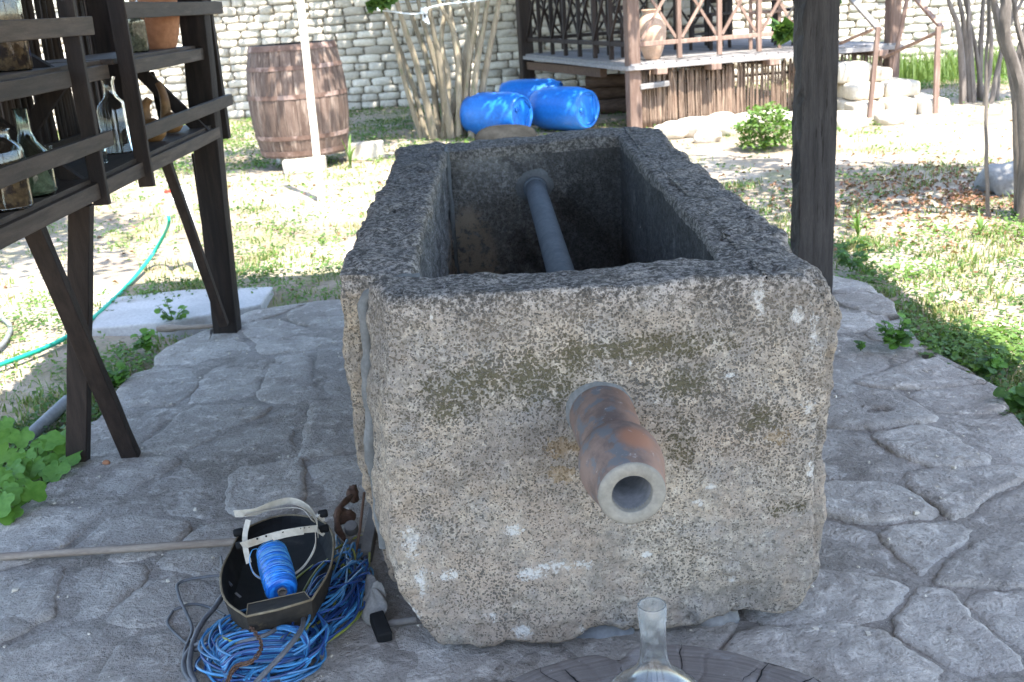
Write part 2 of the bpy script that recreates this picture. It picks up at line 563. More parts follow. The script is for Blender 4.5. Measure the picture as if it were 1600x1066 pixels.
M['stone_shade'] = simple('shade_darkened_stone', (.020, .020, .019), (.034, .034, .033), 5, .95, .3, 35, .004, var=.05, spec=.02)  # grey stone painted near-black to stand in for shade on the boulder
M['stone_blue'] = simple('blue_grey_stone', (.16, .17, .185), (.27, .28, .29), 7, .85, .5, 35, .006, c3=(.45, .43, .40), s3=8, t3=(.6, .7), var=.05)
M['block'] = simple('concrete_block', (.46, .42, .34), (.56, .51, .43), 6, .9, .4, 50, .004, var=.06)
M['clay'] = simple('terracotta', (.30, .13, .065), (.40, .19, .10), 5, .8, .2, 50, .002, var=.08)
M['clay_pale'] = simple('pale_terracotta', (.60, .40, .28), (.68, .50, .38), 5, .8, .2, 50, .002, var=0)
M['gourd'] = simple('brown_gourd', (.19, .095, .035), (.30, .17, .07), 6, .5, .15, 60, .002, c3=(.12, .06, .03), s3=4, t3=(.55, .7), var=.1)
M['black'] = simple('black_void', (.006, .006, .006), (.01, .01, .01), 5, .9, .1, var=0)
M['black_plastic'] = simple('black_plastic', (.006, .006, .006), (.012, .012, .012), 8, .8, .1, 60, .001, c3=(.05, .045, .04), s3=6, t3=(.58, .8), var=0)
M['mask_out'] = simple('scorched_fibreboard', (.018, .015, .012), (.040, .032, .023), 14, .75, .4, 70, .002, c3=(.15, .11, .06), s3=12, t3=(.58, .75), var=0)
M['mask_edge'] = simple('worn_board_edge', (.16, .12, .07), (.25, .20, .13), 20, .85, .3, 70, .001, var=0)
M['strap'] = simple('dirty_white_plastic', (.42, .37, .29), (.54, .49, .41), 9, .5, .1, 60, .001, spec=.35, c3=(.30, .24, .17), s3=8, t3=(.55, .75), var=.05)
M['rag'] = simple('dusty_cloth', (.20, .185, .165), (.30, .28, .25), 8, .95, .5, 120, .002, var=0)
M['rust'] = simple('rusty_iron', (.075, .040, .025), (.15, .085, .055), 12, .85, .5, 80, .002, var=.15)
M['iron_grey'] = simple('dusty_iron', (.13, .115, .10), (.20, .18, .16), 10, .7, .3, 80, .002, var=0)
M['pole_wood'] = simple('bare_pole_wood', (.20, .155, .12), (.30, .25, .20), 5, .75, .3, 50, .001, stretch=(1, 10, 10), var=0)
M['cable_blue'] = simple('blue_cable', (.025, .12, .28), (.07, .26, .47), 5, .35, .05, 60, .001, spec=.5, var=.35)
M['cable_dark'] = simple('dark_blue_cable', (.008, .030, .12), (.02, .07, .22), 5, .4, .05, 60, .001, spec=.5, var=.3)
M['cable_yellow'] = simple('yellow_green_cable', (.19, .22, .04), (.30, .30, .06), 5, .45, .05, 60, .001, spec=.4, var=.2)
M['leaf'] = None


def leaf_mat(name, c1, c2, trans=.35, var=.3):
    g = G(name)
    r = g.noise(g.pos(), 7, 3, .6)
    r2 = g.noise(g.pos(), 60, 1, .5)
    col = g.mix(g.step(g.math('ADD', g.math('MULTIPLY', r, .5), g.math('MULTIPLY', r2, .5)), .36, .62), c1, c2)
    g.out(col, .55, None, .35)
    t = g.new('ShaderNodeBsdfTranslucent'); g.put(t.inputs[0], g.mix(.5, col, (.25, .40, .04)))
    mx = g.new('ShaderNodeMixShader'); mx.inputs[0].default_value = trans
    g.nt.links.new(g.b.outputs[0], mx.inputs[1]); g.nt.links.new(t.outputs[0], mx.inputs[2])
    g.nt.links.new(mx.outputs[0], g.n['Material Output'].inputs[0])
    return g.m


M['leaf'] = leaf_mat('green_leaf', (.030, .075, .018), (.07, .14, .030))
M['leaf_light'] = leaf_mat('light_green_leaf', (.07, .145, .028), (.125, .21, .045), .3)
M['grass'] = leaf_mat('grass_blade', (.06, .12, .025), (.15, .22, .055), .3)
M['grass_dry'] = leaf_mat('dry_grass_blade', (.20, .19, .07), (.33, .29, .13), .25)
M['litter'] = leaf_mat('dead_leaf', (.13, .050, .028), (.26, .13, .07), .1)


def glass_mat(name, tint=(1, 1, 1), rough=.03):
    g = G(name)
    g.out(tint, rough, None, .5)
    g.b.inputs['Transmission Weight'].default_value = 1.0
    g.b.inputs['IOR'].default_value = 1.45
    return g.m


M['glass'] = glass_mat('clear_glass', (.93, .96, .94))
M['glass_green'] = glass_mat('greenish_glass', (.78, .92, .86))


def cloudy_glass():
    g = G('limescale_glass')
    z = g.sep(g.pos())[2]
    d = g.new('ShaderNodeBsdfDiffuse'); g.put(d.inputs[0], (.62, .64, .62))
    g.out((.95, .97, .96), .06, None, .5)
    g.b.inputs['Transmission Weight'].default_value = 1.0
    g.b.inputs['IOR'].default_value = 1.45
    f = g.math('ADD', g.step(z, .37, .43, .01, .13), g.step(g.noise(g.pos(), 18, 5, .7), .5, .7, 0, .18))
    mx = g.new('ShaderNodeMixShader'); g.put(mx.inputs[0], f)
    g.nt.links.new(g.b.outputs[0], mx.inputs[1]); g.nt.links.new(d.outputs[0], mx.inputs[2])
    g.nt.links.new(mx.outputs[0], g.n['Material Output'].inputs[0])
    return g.m


M['glass_cloudy'] = cloudy_glass()


def ground_mat():
    g = G('dry_soil')
    P = g.pos()
    big = g.noise(P, .55, 5, .6, .3)
    med = g.noise(P, 3.5, 6, .65)
    fin = g.noise(P, 28, 5, .7)
    col = g.mix(g.step(big, .38, .62), (.27, .215, .16), (.40, .34, .27))
    col = g.mix(g.step(med, .45, .68, 0, .65), col, (.25, .21, .135))
    col = g.mix(g.step(g.noise(P, 1.4, 6, .7), .50, .66, 0, .55), col, (.15, .17, .06))
    col = g.mix(g.step(fin, .52, .30, 0, .5), col, (.12, .095, .07))
    h = g.math('ADD', g.math('MULTIPLY', med, 2), fin)
    return g.out(col, .95, g.bump(h, .8, .02), .1)


M['ground'] = ground_mat()


def spout_mat():
    g = G('stained_clay_spout')
    P = g.pos()
    y = g.sep(P)[1]
    n = g.noise(P, 13, 6, .7)
    n2 = g.noise(P, 35, 5, .7)
    col = g.mix(g.step(n, .36, .62), (.12, .088, .074), (.20, .14, .112))
    col = g.mix(g.step(g.noise(P, 24, 5, .6), .50, .60, 0, .9), col, (.12, .125, .13))
    col = g.mix(g.step(g.dist(P, (.243, 2.105, .695), (19, 19, 19)), 1.0, .45), col, (.26, .125, .075))
    band = g.step(g.math('ABSOLUTE', g.math('SUBTRACT', y, 2.195)), .012, .0)
    col = g.mix(g.math('MULTIPLY', band, .7), col, (.30, .14, .08))
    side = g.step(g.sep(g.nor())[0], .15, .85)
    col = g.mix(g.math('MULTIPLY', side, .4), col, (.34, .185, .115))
    col = g.mix(g.step(n2, .62, .70, 0, .6), col, (.40, .37, .33))
    return g.out(col, .7, g.bump(n2, .35, .003), .3)


M['spout'] = spout_mat()
M['spout_rim'] = simple('grey_cement_rim', (.21, .195, .16), (.27, .25, .21), 14, .7, .2, 80, .001, var=0)
M['spout_hole'] = simple('dirty_bore', (.20, .20, .205), (.30, .295, .30), 20, .7, .3, 60, .001, var=0)


def stump_mat():
    g = G('grey_end_grain')
    P = g.obj()
    d = g.dist(P, (0, 0, 0), (1, 1.1, 0))
    rings = g.noise(g.math('ADD', g.math('MULTIPLY', d, 1.0), g.math('MULTIPLY', g.noise(P, 3, 3), .06)), 60, 2, .5)
    col = g.mix(g.step(rings, .35, .65), (.125, .105, .092), (.165, .143, .128))
    col = g.mix(g.step(g.noise(P, 9, 6, .7), .50, .66, 0, .6), col, (.25, .23, .215))
    col = g.mix(g.step(g.noise(P, 60, 4, .7), .66, .74, 0, .8), col, (.36, .34, .31))
    return g.out(col, .85, g.bump(g.math('ADD', rings, g.noise(P, 70, 4, .7)), .4, .004), .2)


M['stump'] = stump_mat()


def twine_mat():
    g = G('blue_twine')
    P = g.obj()
    n = g.noise(g.map(P, (25, 25, 260)), 1.0, 3, .6)
    col = g.mix(g.step(n, .35, .65), (.006, .085, .38), (.03, .26, .75))
    return g.out(col, .32, g.bump(n, .7, .003), .6)


M['twine'] = twine_mat()
M['string'] = simple('white_string', (.62, .66, .70), (.74, .78, .80), 6, .6, .1, var=0)
M['seeds'] = simple('dried_nuts', (.09, .05, .025), (.24, .16, .08), 28, .7, .8, 60, .01, c3=(.05, .03, .02), s3=30, t3=(.5, .6), var=.1)
M['seeds_green'] = simple('dried_herbs', (.10, .10, .06), (.26, .25, .17), 40, .8, .8, 90, .01, var=.1)
M['roof'] = simple('roof_board', (.12, .09, .07), (.2, .16, .13), 3, .85, .3, 40, .003, stretch=(1, 8, 8))
# ------------------------------------------------------------------ ground
def soil_z(x, y):
    near = smooth01(3.2, 1.6, abs(x)) * smooth01(8.0, 6.0, y)
    z = -.055 * near + .03 * nz((x, y, 0), .5, 3) + .02 * nz((x, y, 0), 1.7, 9)
    inside = smooth01(1.98, 1.80, abs(x)) * smooth01(6.25, 6.05, y)
    return z - .01 - .12 * inside


def grid_sheet(name, xs, ys, zf, mat):
    vs = [(x, y, zf(x, y)) for y in ys for x in xs]
    n = len(xs)
    fs = [(j * n + i, j * n + i + 1, (j + 1) * n + i + 1, (j + 1) * n + i) for j in range(len(ys) - 1) for i in range(n - 1)]
    me = bpy.data.meshes.new(name); me.from_pydata(vs, [], fs); me.materials.append(mat)
    me.polygons.foreach_set('use_smooth', [True] * len(fs))
    o = bpy.data.objects.new(name, me); COL.objects.link(o)
    return o


xs = [-120, -60, -30, -16] + [-9 + .12 * i for i in range(151)] + [16, 30, 60, 120]
ys = [-60, -30, -12, -5] + [-2 + .12 * i for i in range(180)] + [24, 36, 60, 120, 200]
struct(grid_sheet('ground', xs, ys, soil_z, M['ground']))

# ------------------------------------------------------------------ flagstone paving
OUT = [(-1.95, -2.5), (-2.0, 1.0), (-1.88, 2.6), (-1.82, 3.4), (-1.74, 3.8), (-1.86, 4.3), (-1.84, 4.9), (-1.80, 5.35), (-1.66, 5.62), (-1.48, 5.95), (-.95, 6.08), (0, 6.05), (1.0, 6.1), (1.72, 6.05), (1.95, 5.7),
       (1.93, 5.2), (1.80, 4.75), (1.84, 4.35), (1.92, 4.0), (1.80, 3.6), (1.92, 3.2), (1.95, 2.4), (2.0, 1.0), (1.95, -2.5)]


def cell_base(x, y):
    return .012 * nz((x, y, 0), 1.1, 4) + .004 * nz((x, y, 0), 5, 1)


px_seeds = [(1375, 640), (1480, 620), (1340, 720), (1450, 700), (1560, 680), (1380, 790), (1500, 770), (1590, 800), (1330, 860), (1440, 850), (1540, 880), (1310, 930), (1480, 980), (1600, 960), (1340, 1030), (1330, 560), (1310, 490), (1360, 480), (1440, 590),
            (330, 540), (440, 520), (505, 500), (250, 610), (360, 600), (460, 590), (530, 580), (200, 670), (300, 670), (420, 690), (520, 680), (150, 760), (280, 780), (420, 760), (540, 740), (80, 830), (200, 840), (40, 950), (150, 930), (250, 940), (100, 1030), (230, 1030), (560, 1040), (660, 1030), (340, 870), (1340, 440)]
seeds = [Vector((p.x, p.y)) for p in (at(a, b, z=0) for a, b in px_seeds)]
gy = -2.3
while gy < 6.2:
    gx = -2.1
    while gx < 2.2:
        c = Vector((gx + random.uniform(-.14, .14), gy + random.uniform(-.14, .14)))
        vis = (c.y > 2.3 and (abs(c.x) > .95 or c.y < 2.6))
        if not vis and min((c - s).length for s in seeds) > .34: seeds.append(c)
        elif vis and min((c - s).length for s in seeds) > .44: seeds.append(c)
        gx += .5
    gy += .46


def clip(poly, n, d):
    """keep the side n.p <= d"""
    out = []
    for i in range(len(poly)):
        a, b = poly[i], poly[(i + 1) % len(poly)]
        da, db = a.dot(n) - d, b.dot(n) - d
        if da <= 0: out.append(a)
        if da * db < 0: out.append(a + (b - a) * (da / (da - db)))
    return out


def x_edge(y, side):
    tab = [(p[1], p[0]) for p in OUT if (p[0] < -1.4 if side < 0 else p[0] > 1.6)]
    tab.sort()
    return interp(y, tab)


def y_edge(x):
    return interp(x, sorted([(p[0], p[1]) for p in OUT if p[1] > 5.5 and abs(p[0]) < 1.8]))


paving = bpy.data.objects.new('paving', None); COL.objects.link(paving); paving['kind'] = 'structure'
NST = 0
for s in seeds:
    poly = [s + Vector(p) for p in ((-.6, -.6), (.6, -.6), (.6, .6), (-.6, .6))]
    for t in seeds:
        if t is s or (t - s).length > 1.4: continue
        n = (t - s).normalized()
        poly = clip(poly, n, n.dot((s + t) / 2))
        if len(poly) < 3: break
    if len(poly) < 3: continue
    right = s.x > 0
    gap = .008 if right else .005
    cx = sum((p.x for p in poly)) / len(poly); cy = sum((p.y for p in poly)) / len(poly)
    c = Vector((cx, cy))
    # round the corners and resample
    pts = list(poly)
    for _ in range(1):
        q = []
        for i in range(len(pts)):
            a, b = pts[i], pts[(i + 1) % len(pts)]
            q += [a.lerp(b, .16), a.lerp(b, .84)]
        pts = q
    near = 2.0 < cy < 4.4 and abs(cx) > .5
    NR = 96 if near else 40
    L = [0]
    for i in range(len(pts)): L.append(L[-1] + (pts[(i + 1) % len(pts)] - pts[i]).length)
    ring = []
    for k in range(NR):
        t = L[-1] * k / NR
        i = max(j for j in range(len(pts)) if L[j] <= t)
        a, b = pts[i], pts[(i + 1) % len(pts)]
        ring.append(a.lerp(b, (t - L[i]) / max(1e-6, L[i + 1] - L[i])))
    seed = random.uniform(0, 90)
    ring2 = []
    for p in ring:
        d = (p - c); r = d.length
        r2 = r - gap + .030 * nz((p.x, p.y, 0), 5, seed) + .012 * nz((p.x, p.y, 0), 19, seed) + .006 * nz((p.x, p.y, 0), 45, seed)
        q = c + d * (r2 / max(r, 1e-6))
        q.x = max(x_edge(q.y, -1) + .02 * nz((0, q.y, 0), 4), min(x_edge(q.y, 1) + .02 * nz((3, q.y, 0), 4), q.x)); q.y = min(q.y, y_edge(q.x) + .03 * nz((q.x, 0, 0), 3))
        ring2.append(q)
    area = abs(sum(ring2[i].x * ring2[(i + 1) % NR].y - ring2[(i + 1) % NR].x * ring2[i].y for i in range(NR))) / 2
    if area < .02 or area > 1.2: continue
    c = sum(ring2, Vector((0, 0))) / NR
    amp = .72 if right else .5
    tilt = Vector((random.uniform(-.02, .02), random.uniform(-.02, .02))) * amp
    lift = random.uniform(-.010, .008) * amp
    prof = [(1.0, -.06), (1.0, -.014 if right else -.006), (.990, -.005 if right else -.001), (.970, .002), (.92, .005)] + ([(k / 20, .008) for k in range(17, 0, -1)] if near else [(k / 9, .008) for k in range(7, 0, -1)])
    vs, fs = [], []
    for (k, h) in prof:
        for p in ring2:
            q = c + (p - c) * k
            dd = q - c
            z = cell_base(q.x, q.y) + lift + dd.dot(tilt) + h
            if h > -.03: z += amp * (.016 * nz((q.x, q.y, 0), 4, seed) + .0075 * nz((q.x, q.y, 0), 13, seed) + .0042 * nz((q.x, q.y, 0), 36, seed)) - .03 * smooth01(.045, .018, math.hypot((q.x - 1.375) * .8, q.y - 3.85))
            vs.append((q.x - c.x, q.y - c.y, z))
    vs.append((0, 0, cell_base(c.x, c.y) + lift + .012))
    m = len(prof)
    for i in range(m - 1):
        for j in range(NR):
            a = i * NR + j; b = i * NR + (j + 1) % NR
            fs.append((a, b, b + NR, a + NR))
    for j in range(NR): fs.append(((m - 1) * NR + j, (m - 1) * NR + (j + 1) % NR, m * NR))
    me = bpy.data.meshes.new('flagstone'); me.from_pydata(vs, [], fs); me.materials.append(M['flag'])
    me.polygons.foreach_set('use_smooth', [True] * len(fs))
    o = bpy.data.objects.new('flagstone', me); COL.objects.link(o)
    o.location = (c.x, c.y, 0); o.parent = paving
    NST += 1


def bed_z(x, y):
    edge = min(x - x_edge(y, -1), x_edge(y, 1) - x, y_edge(x) - y)
    k = .008 if x > 0 else .014
    return cell_base(x, y) - .012 + k + .010 * nz((x, y, 0), 3, 6) + .005 * nz((x, y, 0), 13, 8) + .003 * nz((x, y, 0), 40, 2) - .12 * smooth01(.06, -.02, edge)


b = grid_sheet('paving_bed', [-2.1 + .03 * i for i in range(141)], [-2.5 + .035 * i for i in range(247)], bed_z, M['joint'])
b.parent = paving

# pale concrete slab lying beyond the corner of the paving
sp = [at(140, 516, z=-.01), at(165, 468, z=-.01), at(290, 455, z=-.01), at(427, 450, z=-.01), at(408, 478, z=-.01), at(270, 505, z=-.01)]
mb = MB()
n = len(sp)
mb.add([(p.x, p.y, .0) for p in sp] + [(p.x, p.y, -.12) for p in sp], [tuple(range(n))[::-1], tuple(range(n, 2 * n))] + [(i, (i + 1) % n, (i + 1) % n + n, i + n) for i in range(n)])
o = mb.build('concrete_slab', M['slab'], bevel=.01); struct(o)

# ------------------------------------------------------------------ THE TROUGH
T = thing('stone_trough', 'massive grey pitted stone trough with a clay spout in its front face', 'trough', (.16, 3.8, 0))
lft = [(.0, -.19), (.036, -.232), (.09, -.27), (.139, -.303), (.2, -.322), (.34, -.340), (.45, -.338), (.563, -.330), (.694, -.316), (.82, -.297), (.95, -.288)]
rgt = [(.0, .64), (.04, .675), (.07, .70), (.12, .716), (.346, .722), (.46, .717), (.53, .722), (.648, .745), (.75, .738), (.82, .748), (.902, .724), (.95, .70)]
botf = [(-.3, .050), (-.24, .034), (-.14, .030), (-.06, .048), (.02, .030), (.1, .026), (.18, .050), (.26, .036), (.37, .034), (.46, .060), (.55, .062), (.62, .048), (.70, .052)]
mb = MB()
mb.box((.215, 2.50, .50), (1.03, .20, .92))          # front wall
mb.box((.262, 5.04, .50), (1.03, .22, .92))          # back wall
mb.box((.655, 3.80, .50), (.23, 2.70, .92))          # right wall
mb.box((.20, 3.80, .17), (.86, 2.60, .26))           # floor
tm = remeshed(mb, .0085, 5)


def trough_fn(v):
    x, y, z = v
    w = smooth01(2.95, 2.62, y)
    if w > 0:
        t = (x + .30) / 1.03
        xl, xr = interp(z, lft), interp(z, rgt)
        x1 = xl + t * (xr - xl)
        x1 -= max(0, .5 - t) * 2 * max(0, y - 2.42) * .34
        x = x + (x1 - x) * w
        zb = interp(x, botf)
        z = z + (zb - .04) * smooth01(.30, .04, z) * w
    y += .035 * max(0, x) * smooth01(2.9, 2.4, y)
    # the rim is not level and is worn round
    top = smooth01(.55, .93, z)
    z += top * (-.012 * (x - .1) * smooth01(3.2, 2.4, y) + .006 * nz((x, y, 0), 3.5, 2)) + top * (.014 + .016 * smooth01(0, .5, x)) * smooth01(4.5, 5.15, y)
    wr = smooth01(.60, .80, x) * smooth01(.86, .96, z)
    z -= .016 * wr
    if x > .6: x -= .02 * smooth01(.9, .97, z)
    # hidden back corner worn
    return Vector((x, y, z))


warp(tm, trough_fn)


def rough_up(me, side=False):
    ns = vnormals(me)
    for v, nn in zip(me.vertices, ns):
        p = v.co
        inner = (-.27 < p.x < .56 and 2.56 < p.y < 4.95)
        a = .0085 * nz(p, 4, 1) + .0050 * nz(p, 13, 2) + .0034 * nz(p, 34, 3) + .0022 * nz(p, 75, 5)
        e = max(smooth01(.30, .05, p.z), smooth01(.60, .74, p.x) * .9, smooth01(-.18, -.30, p.x) * .9 if p.y < 2.7 else 0, smooth01(.88, .97, p.z) * .5)
        if side: e = max(e, .9)
        a += e * (.014 * nz(p, 8, 7) + .008 * nz(p, 22, 8) + .004 * nz(p, 50, 9))
        h = mnoise.noise(p * 26 + Vector((5, 0, 0)))
        if h > .42: a -= (h - .42) * (.05 if (e > .4 and not inner) else .014)
        if p.z < .1: a += .008 * nz(p, 16, 4)
        v.co = p + nn * a
    me.update()


rough_up(tm)
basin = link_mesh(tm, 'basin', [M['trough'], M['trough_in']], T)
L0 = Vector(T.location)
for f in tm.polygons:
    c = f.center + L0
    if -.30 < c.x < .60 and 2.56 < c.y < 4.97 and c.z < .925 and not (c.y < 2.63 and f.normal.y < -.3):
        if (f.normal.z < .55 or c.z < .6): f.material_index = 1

mb = MB()
mb.box((-.340, 3.905, .50), (.200, 2.51, .93))
sm = remeshed(mb, .0085, 5)


def side_fn(v):
    x, y, z = v
    x += -.012 * smooth01(2.6, 4.8, y) - (.022 * smooth01(4.2, 5.1, y) if x < -.33 else 0) + .006 * nz((0, y, z), 2, 3)
    w = smooth01(2.85, 2.63, y)
    # front end of the slab is cut back at the bottom and bevelled
    y += w * (.03 * smooth01(-.30, -.44, x) + .05 * smooth01(.35, .05, z))
    if x < -.33: x += .035 * smooth01(.5, .05, z)
    z += smooth01(.5, .9, z) * (.004 + .006 * nz((x, y, 0), 4, 5) - .008 * smooth01(2.8, 2.6, y))
    return Vector((x, y, z))


warp(sm, side_fn)
rough_up(sm, side=True)
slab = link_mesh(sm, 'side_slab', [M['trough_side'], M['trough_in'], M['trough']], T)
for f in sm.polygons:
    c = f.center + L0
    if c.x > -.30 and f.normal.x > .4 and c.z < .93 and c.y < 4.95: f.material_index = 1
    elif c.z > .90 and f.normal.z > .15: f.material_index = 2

# mortar between the front wall and the side slab, and down the inner corner
mb = MB()
jp = [(-.222, 2.615, .946), (-.262, 2.612, .950), (-.300, 2.606, .944), (-.338, 2.604, .930), (-.362, 2.604, .905), (-.364, 2.602, .86), (-.366, 2.604, .78), (-.374, 2.602, .70), (-.376, 2.604, .62), (-.386, 2.602, .54), (-.388, 2.606, .46), (-.384, 2.614, .36), (-.38, 2.62, .22)]
pts = spline(jp, 6)
mb.tube([p + Vector((0, 0, 0)) for p in pts], [.019 + .009 * nz(p, 11, 3) + .004 * nz(p, 40, 3) for p in pts], n=12, jit=.10)
o1 = mb.build('mortar_joint', M['mortar'], T, smooth=True)
mb = MB()
pts = [Vector((-.243 + .003 * nz((0, 0, z), 9), 4.918, z)) for z in np.linspace(.962, .30, 30)]
mb.tube(pts, [.014 + .004 * nz(p, 14, 3) for p in pts], n=8, jit=.08)
pts = [Vector((-.245, y, .955 - .006 * nz((0, y, 0), 5))) for y in np.linspace(4.90, 5.14, 10)]
mb.tube(pts, .013, n=8, jit=.08)
mb.build('mortar_joint', M['mortar'], T, smooth=True)
mb = MB()
pts = [Vector((-.252 + .003 * nz((0, y, 0), 5), y, .30)) for y in np.linspace(2.6, 4.92, 40)]
mb.tube(pts, .02, n=8, jit=.1)
mb.build('mortar_joint', M['mortar'], T, smooth=True)

# clay spout
sb = Vector((.197, 2.44, .640)); se = Vector((.2215, 2.015, .617))
ax = (se - sb).normalized()
Ls = (se - sb).length
mb = MB()
prof = [(.079, -.05), (.0785, .04), (.076, .12), (.072, .19), (.0695, .218), (.0725, .226), (.077, .233), (.082, .242), (.088, .256), (.0915, .276), (.0925, .298), (.0905, .322), (.086, .345), (.080, .370), (.0748, .395), (.0722, .418)]
k = Ls / .425
mb.lathe([(r, h * k) for r, h in prof] + [(.070, Ls - .002)], sb, ax, 64)
sp_o = mb.build('clay_spout', M['spout'], T, smooth=True)
mb = MB()
mb.lathe([(.0415, Ls - .03), (.0415, Ls - .001), (.0435, Ls + .002), (.066, Ls + .002), (.0705, Ls - .001), (.0710, Ls - .006), (.0690, Ls - .012)], sb, ax, 64)
me = mb.mesh('rim_ring', M['spout_rim'], True, root_loc(T))
# open annulus: drop the caps
bm = bmesh.new(); bm.from_mesh(me)
bmesh.ops.delete(bm, geom=[f for f in bm.faces if len(f.verts) > 8], context='FACES')
bm.to_mesh(me); bm.free()
rr = bpy.data.objects.new('rim_ring', me); COL.objects.link(rr); rr.parent = sp_o
# drill the bore in the solid spout
bm = bmesh.new(); bm.from_mesh(sp_o.data)
bmesh.ops.delete(bm, geom=[f for f in bm.faces if len(f.verts) > 8], context='FACES')
bm.to_mesh(sp_o.data); bm.free()
mb = MB(); mb.lathe([(.0418, Ls + .001), (.0413, Ls - .03), (.040, Ls - .16), (.030, Ls - .26), (.001, Ls - .27)], sb, ax, 40)
me = mb.mesh('bore', M['spout_hole'], True, root_loc(T))
bm = bmesh.new(); bm.from_mesh(me)
bmesh.ops.delete(bm, geom=[f for f in bm.faces if len(f.verts) > 8], context='FACES')
bmesh.ops.reverse_faces(bm, faces=bm.faces)
bm.to_mesh(me); bm.free()
bo = bpy.data.objects.new('bore', me); COL.objects.link(bo); bo.parent = sp_o
# cement collar pressed round its root
mb = MB()
nr, nk = 56, 9
vs, fs = [], []
for i in range(nk):
    t = i / (nk - 1)
    for j in range(nr):
        a = 2 * math.pi * j / nr
        up = max(0, math.sin(a)); lf = max(0, -math.cos(a)); rt = max(0, math.cos(a)); dn = max(0, -math.sin(a))
        w = .012 + .020 * up + .020 * lf + .012 * rt - .004 * dn + .004 * nz((math.cos(a), math.sin(a), 0), 3, 2)
        r = .073 + w * t
        y = 2.418 - .022 * (1 - t) ** 1.6 + .012 * t
        if t == 1: y = 2.45
        vs.append((.198 + r * math.cos(a) - .004 * t, y + .0015 * nz((a, t, 0), 9), .641 + r * math.sin(a) + .004 * t))
for i in range(nk - 1):
    for j in range(nr):
        a = i * nr + j; b = i * nr + (j + 1) % nr
        fs.append((a, b, b + nr, a + nr))
mb.add(vs, fs)
o = mb.build('mortar_collar', M['mortar'], T, smooth=True); o.parent = sp_o

# cement-coated pipe inside
mb = MB()
p0 = Vector((.146, 4.97, .778)); p1 = Vector((.196, 2.70, .66))
pts = [p0.lerp(p1, i / 24) for i in range(25)]
mb.tube(pts, [.047] * 25, n=28)
ip = mb.build('inner_pipe', M['cement_pipe'], T, smooth=True)
mb = MB()
vs, fs = [], []
for i in range(9):
    t = i / 8
    for j in range(48):
        a = 2 * math.pi * j / 48
        r = .046 + t * (.060 + .018 * nz((math.cos(a), math.sin(a), 0), 2, 5))
        y = 4.895 + .05 * t ** .6
        vs.append((.147 + r * math.cos(a), y, .776 + r * math.sin(a) * .9))
for i in range(8):
    for j in range(48):
        a = i * 48 + j; b = i * 48 + (j + 1) % 48
        fs.append((a, b, b + 48, a + 48))
mb.add(vs, fs)
o = mb.build('mortar_collar', M['mortar'], T, smooth=True); o.parent = ip
mb = MB(); mb.lathe([(.046, 0), (.054, .003), (.056, .02), (.052, .032), (.046, .034)], (.1475, 4.86, .7725), (0, 1, 0), 32)
o = mb.build('pipe_ring', M['cement_pipe'], T, smooth=True); o.parent = ip
# ------------------------------------------------------------------ canopy over the paving
CN = thing('timber_canopy', 'dark timber canopy whose posts stand at the far corners of the grey paving', 'canopy', (0, 3.0, 0))


def post(p0, p1, w, d, mat, parent, seed=0, seg=40, chip=.0, name='post'):
    p0, p1 = Vector(p0), Vector(p1)
    vs, fs = [], []
    per = [(-1, -1), (-.4, -1), (.35, -1), (1, -1), (1, -.3), (1, .4), (1, 1), (.3, 1), (-.4, 1), (-1, 1), (-1, .4), (-1, -.3)]
    n = len(per)
    for i in range(seg + 1):
        t = i / seg
        c = p0.lerp(p1, t)
        for (a, b) in per:
            k = 1.0
            ex = chip * max(0, nz((c.z, a, b), 5, seed)) + chip * .5 * max(0, nz((c.z, a, b), 17, seed)) if a < 0 else 0
            if abs(a) == 1 and abs(b) == 1: k = .95
            vs.append(c + Vector((a * w / 2 * k + ex + .003 * nz((c.z, a, b), 7, seed), b * d / 2 * k + .003 * nz((c.z, a, b), 6, seed + 3), 0)))
    for i in range(seg):
        for j in range(n):
            a = i * n + j; b = i * n + (j + 1) % n
            fs.append((a, b, b + n, a + n))
    fs.append(tuple(range(n - 1, -1, -1))); fs.append(tuple(seg * n + j for j in range(n)))
    m = MB(); m.add(vs, fs)
    return m.build(name, mat, parent, smooth=False, bevel=.004)


pr_ = post((1.603, 5.56, -.03), (1.61, 5.56, 2.52), .195, .17, M['wood_post'], CN, 3, 60, .045)
pr_['label'] = 'weathered grey post with a split left edge'
post((-1.522, 5.56, -.03), (-1.405, 5.56, 2.52), .132, .12, M['wood_black'], CN, 8, 30, .0)['label'] = 'blackened post behind the shelves'
post((-1.72, .25, -.03), (-1.72, .25, 2.52), .18, .16, M['wood_black'], CN, 5)
post((1.95, .25, -.03), (1.95, .25, 2.52), .18, .16, M['wood_black'], CN, 6)
for x in (-1.45, 1.65):
    mb = MB(); mb.beam((x, -.1, 2.60), (x, 5.80, 2.60), .14, .15, seg=6, jit=.003); mb.build('beam', M['wood_black'], CN)
for y in (.2, 1.6, 3.0, 4.4, 5.7):
    mb = MB(); mb.beam((-1.82, y, 2.73), (2.70, y, 2.73), .09, .10); mb.build('rafter', M['wood_black'], CN)
y = -.05
me = MB().box((0, 0, 0), (4.58, .26, .03)).mesh('roof_board', M['roof'])
while y < 5.62:
    inst(me, 'roof_board', (.455, y + .12, 2.80), (-.13, 0, 0), parent=CN)
    y += .242

# ------------------------------------------------------------------ display rack
RK = thing('display_rack', 'dark wooden rack of shelves standing on crossed legs left of the trough', 'rack', (-1.6, 4.2, 0))


def bm_(name, p0, p1, w, h, mat='wood_dark', parent=None, up=(0, 0, 1), seg=8, jit=.0015, bev=.003, taper=1.0):
    m = MB(); m.beam(p0, p1, w, h, up, seg, jit, taper)
    return m.build(name, M[mat], parent if parent is not None else RK, bevel=bev)


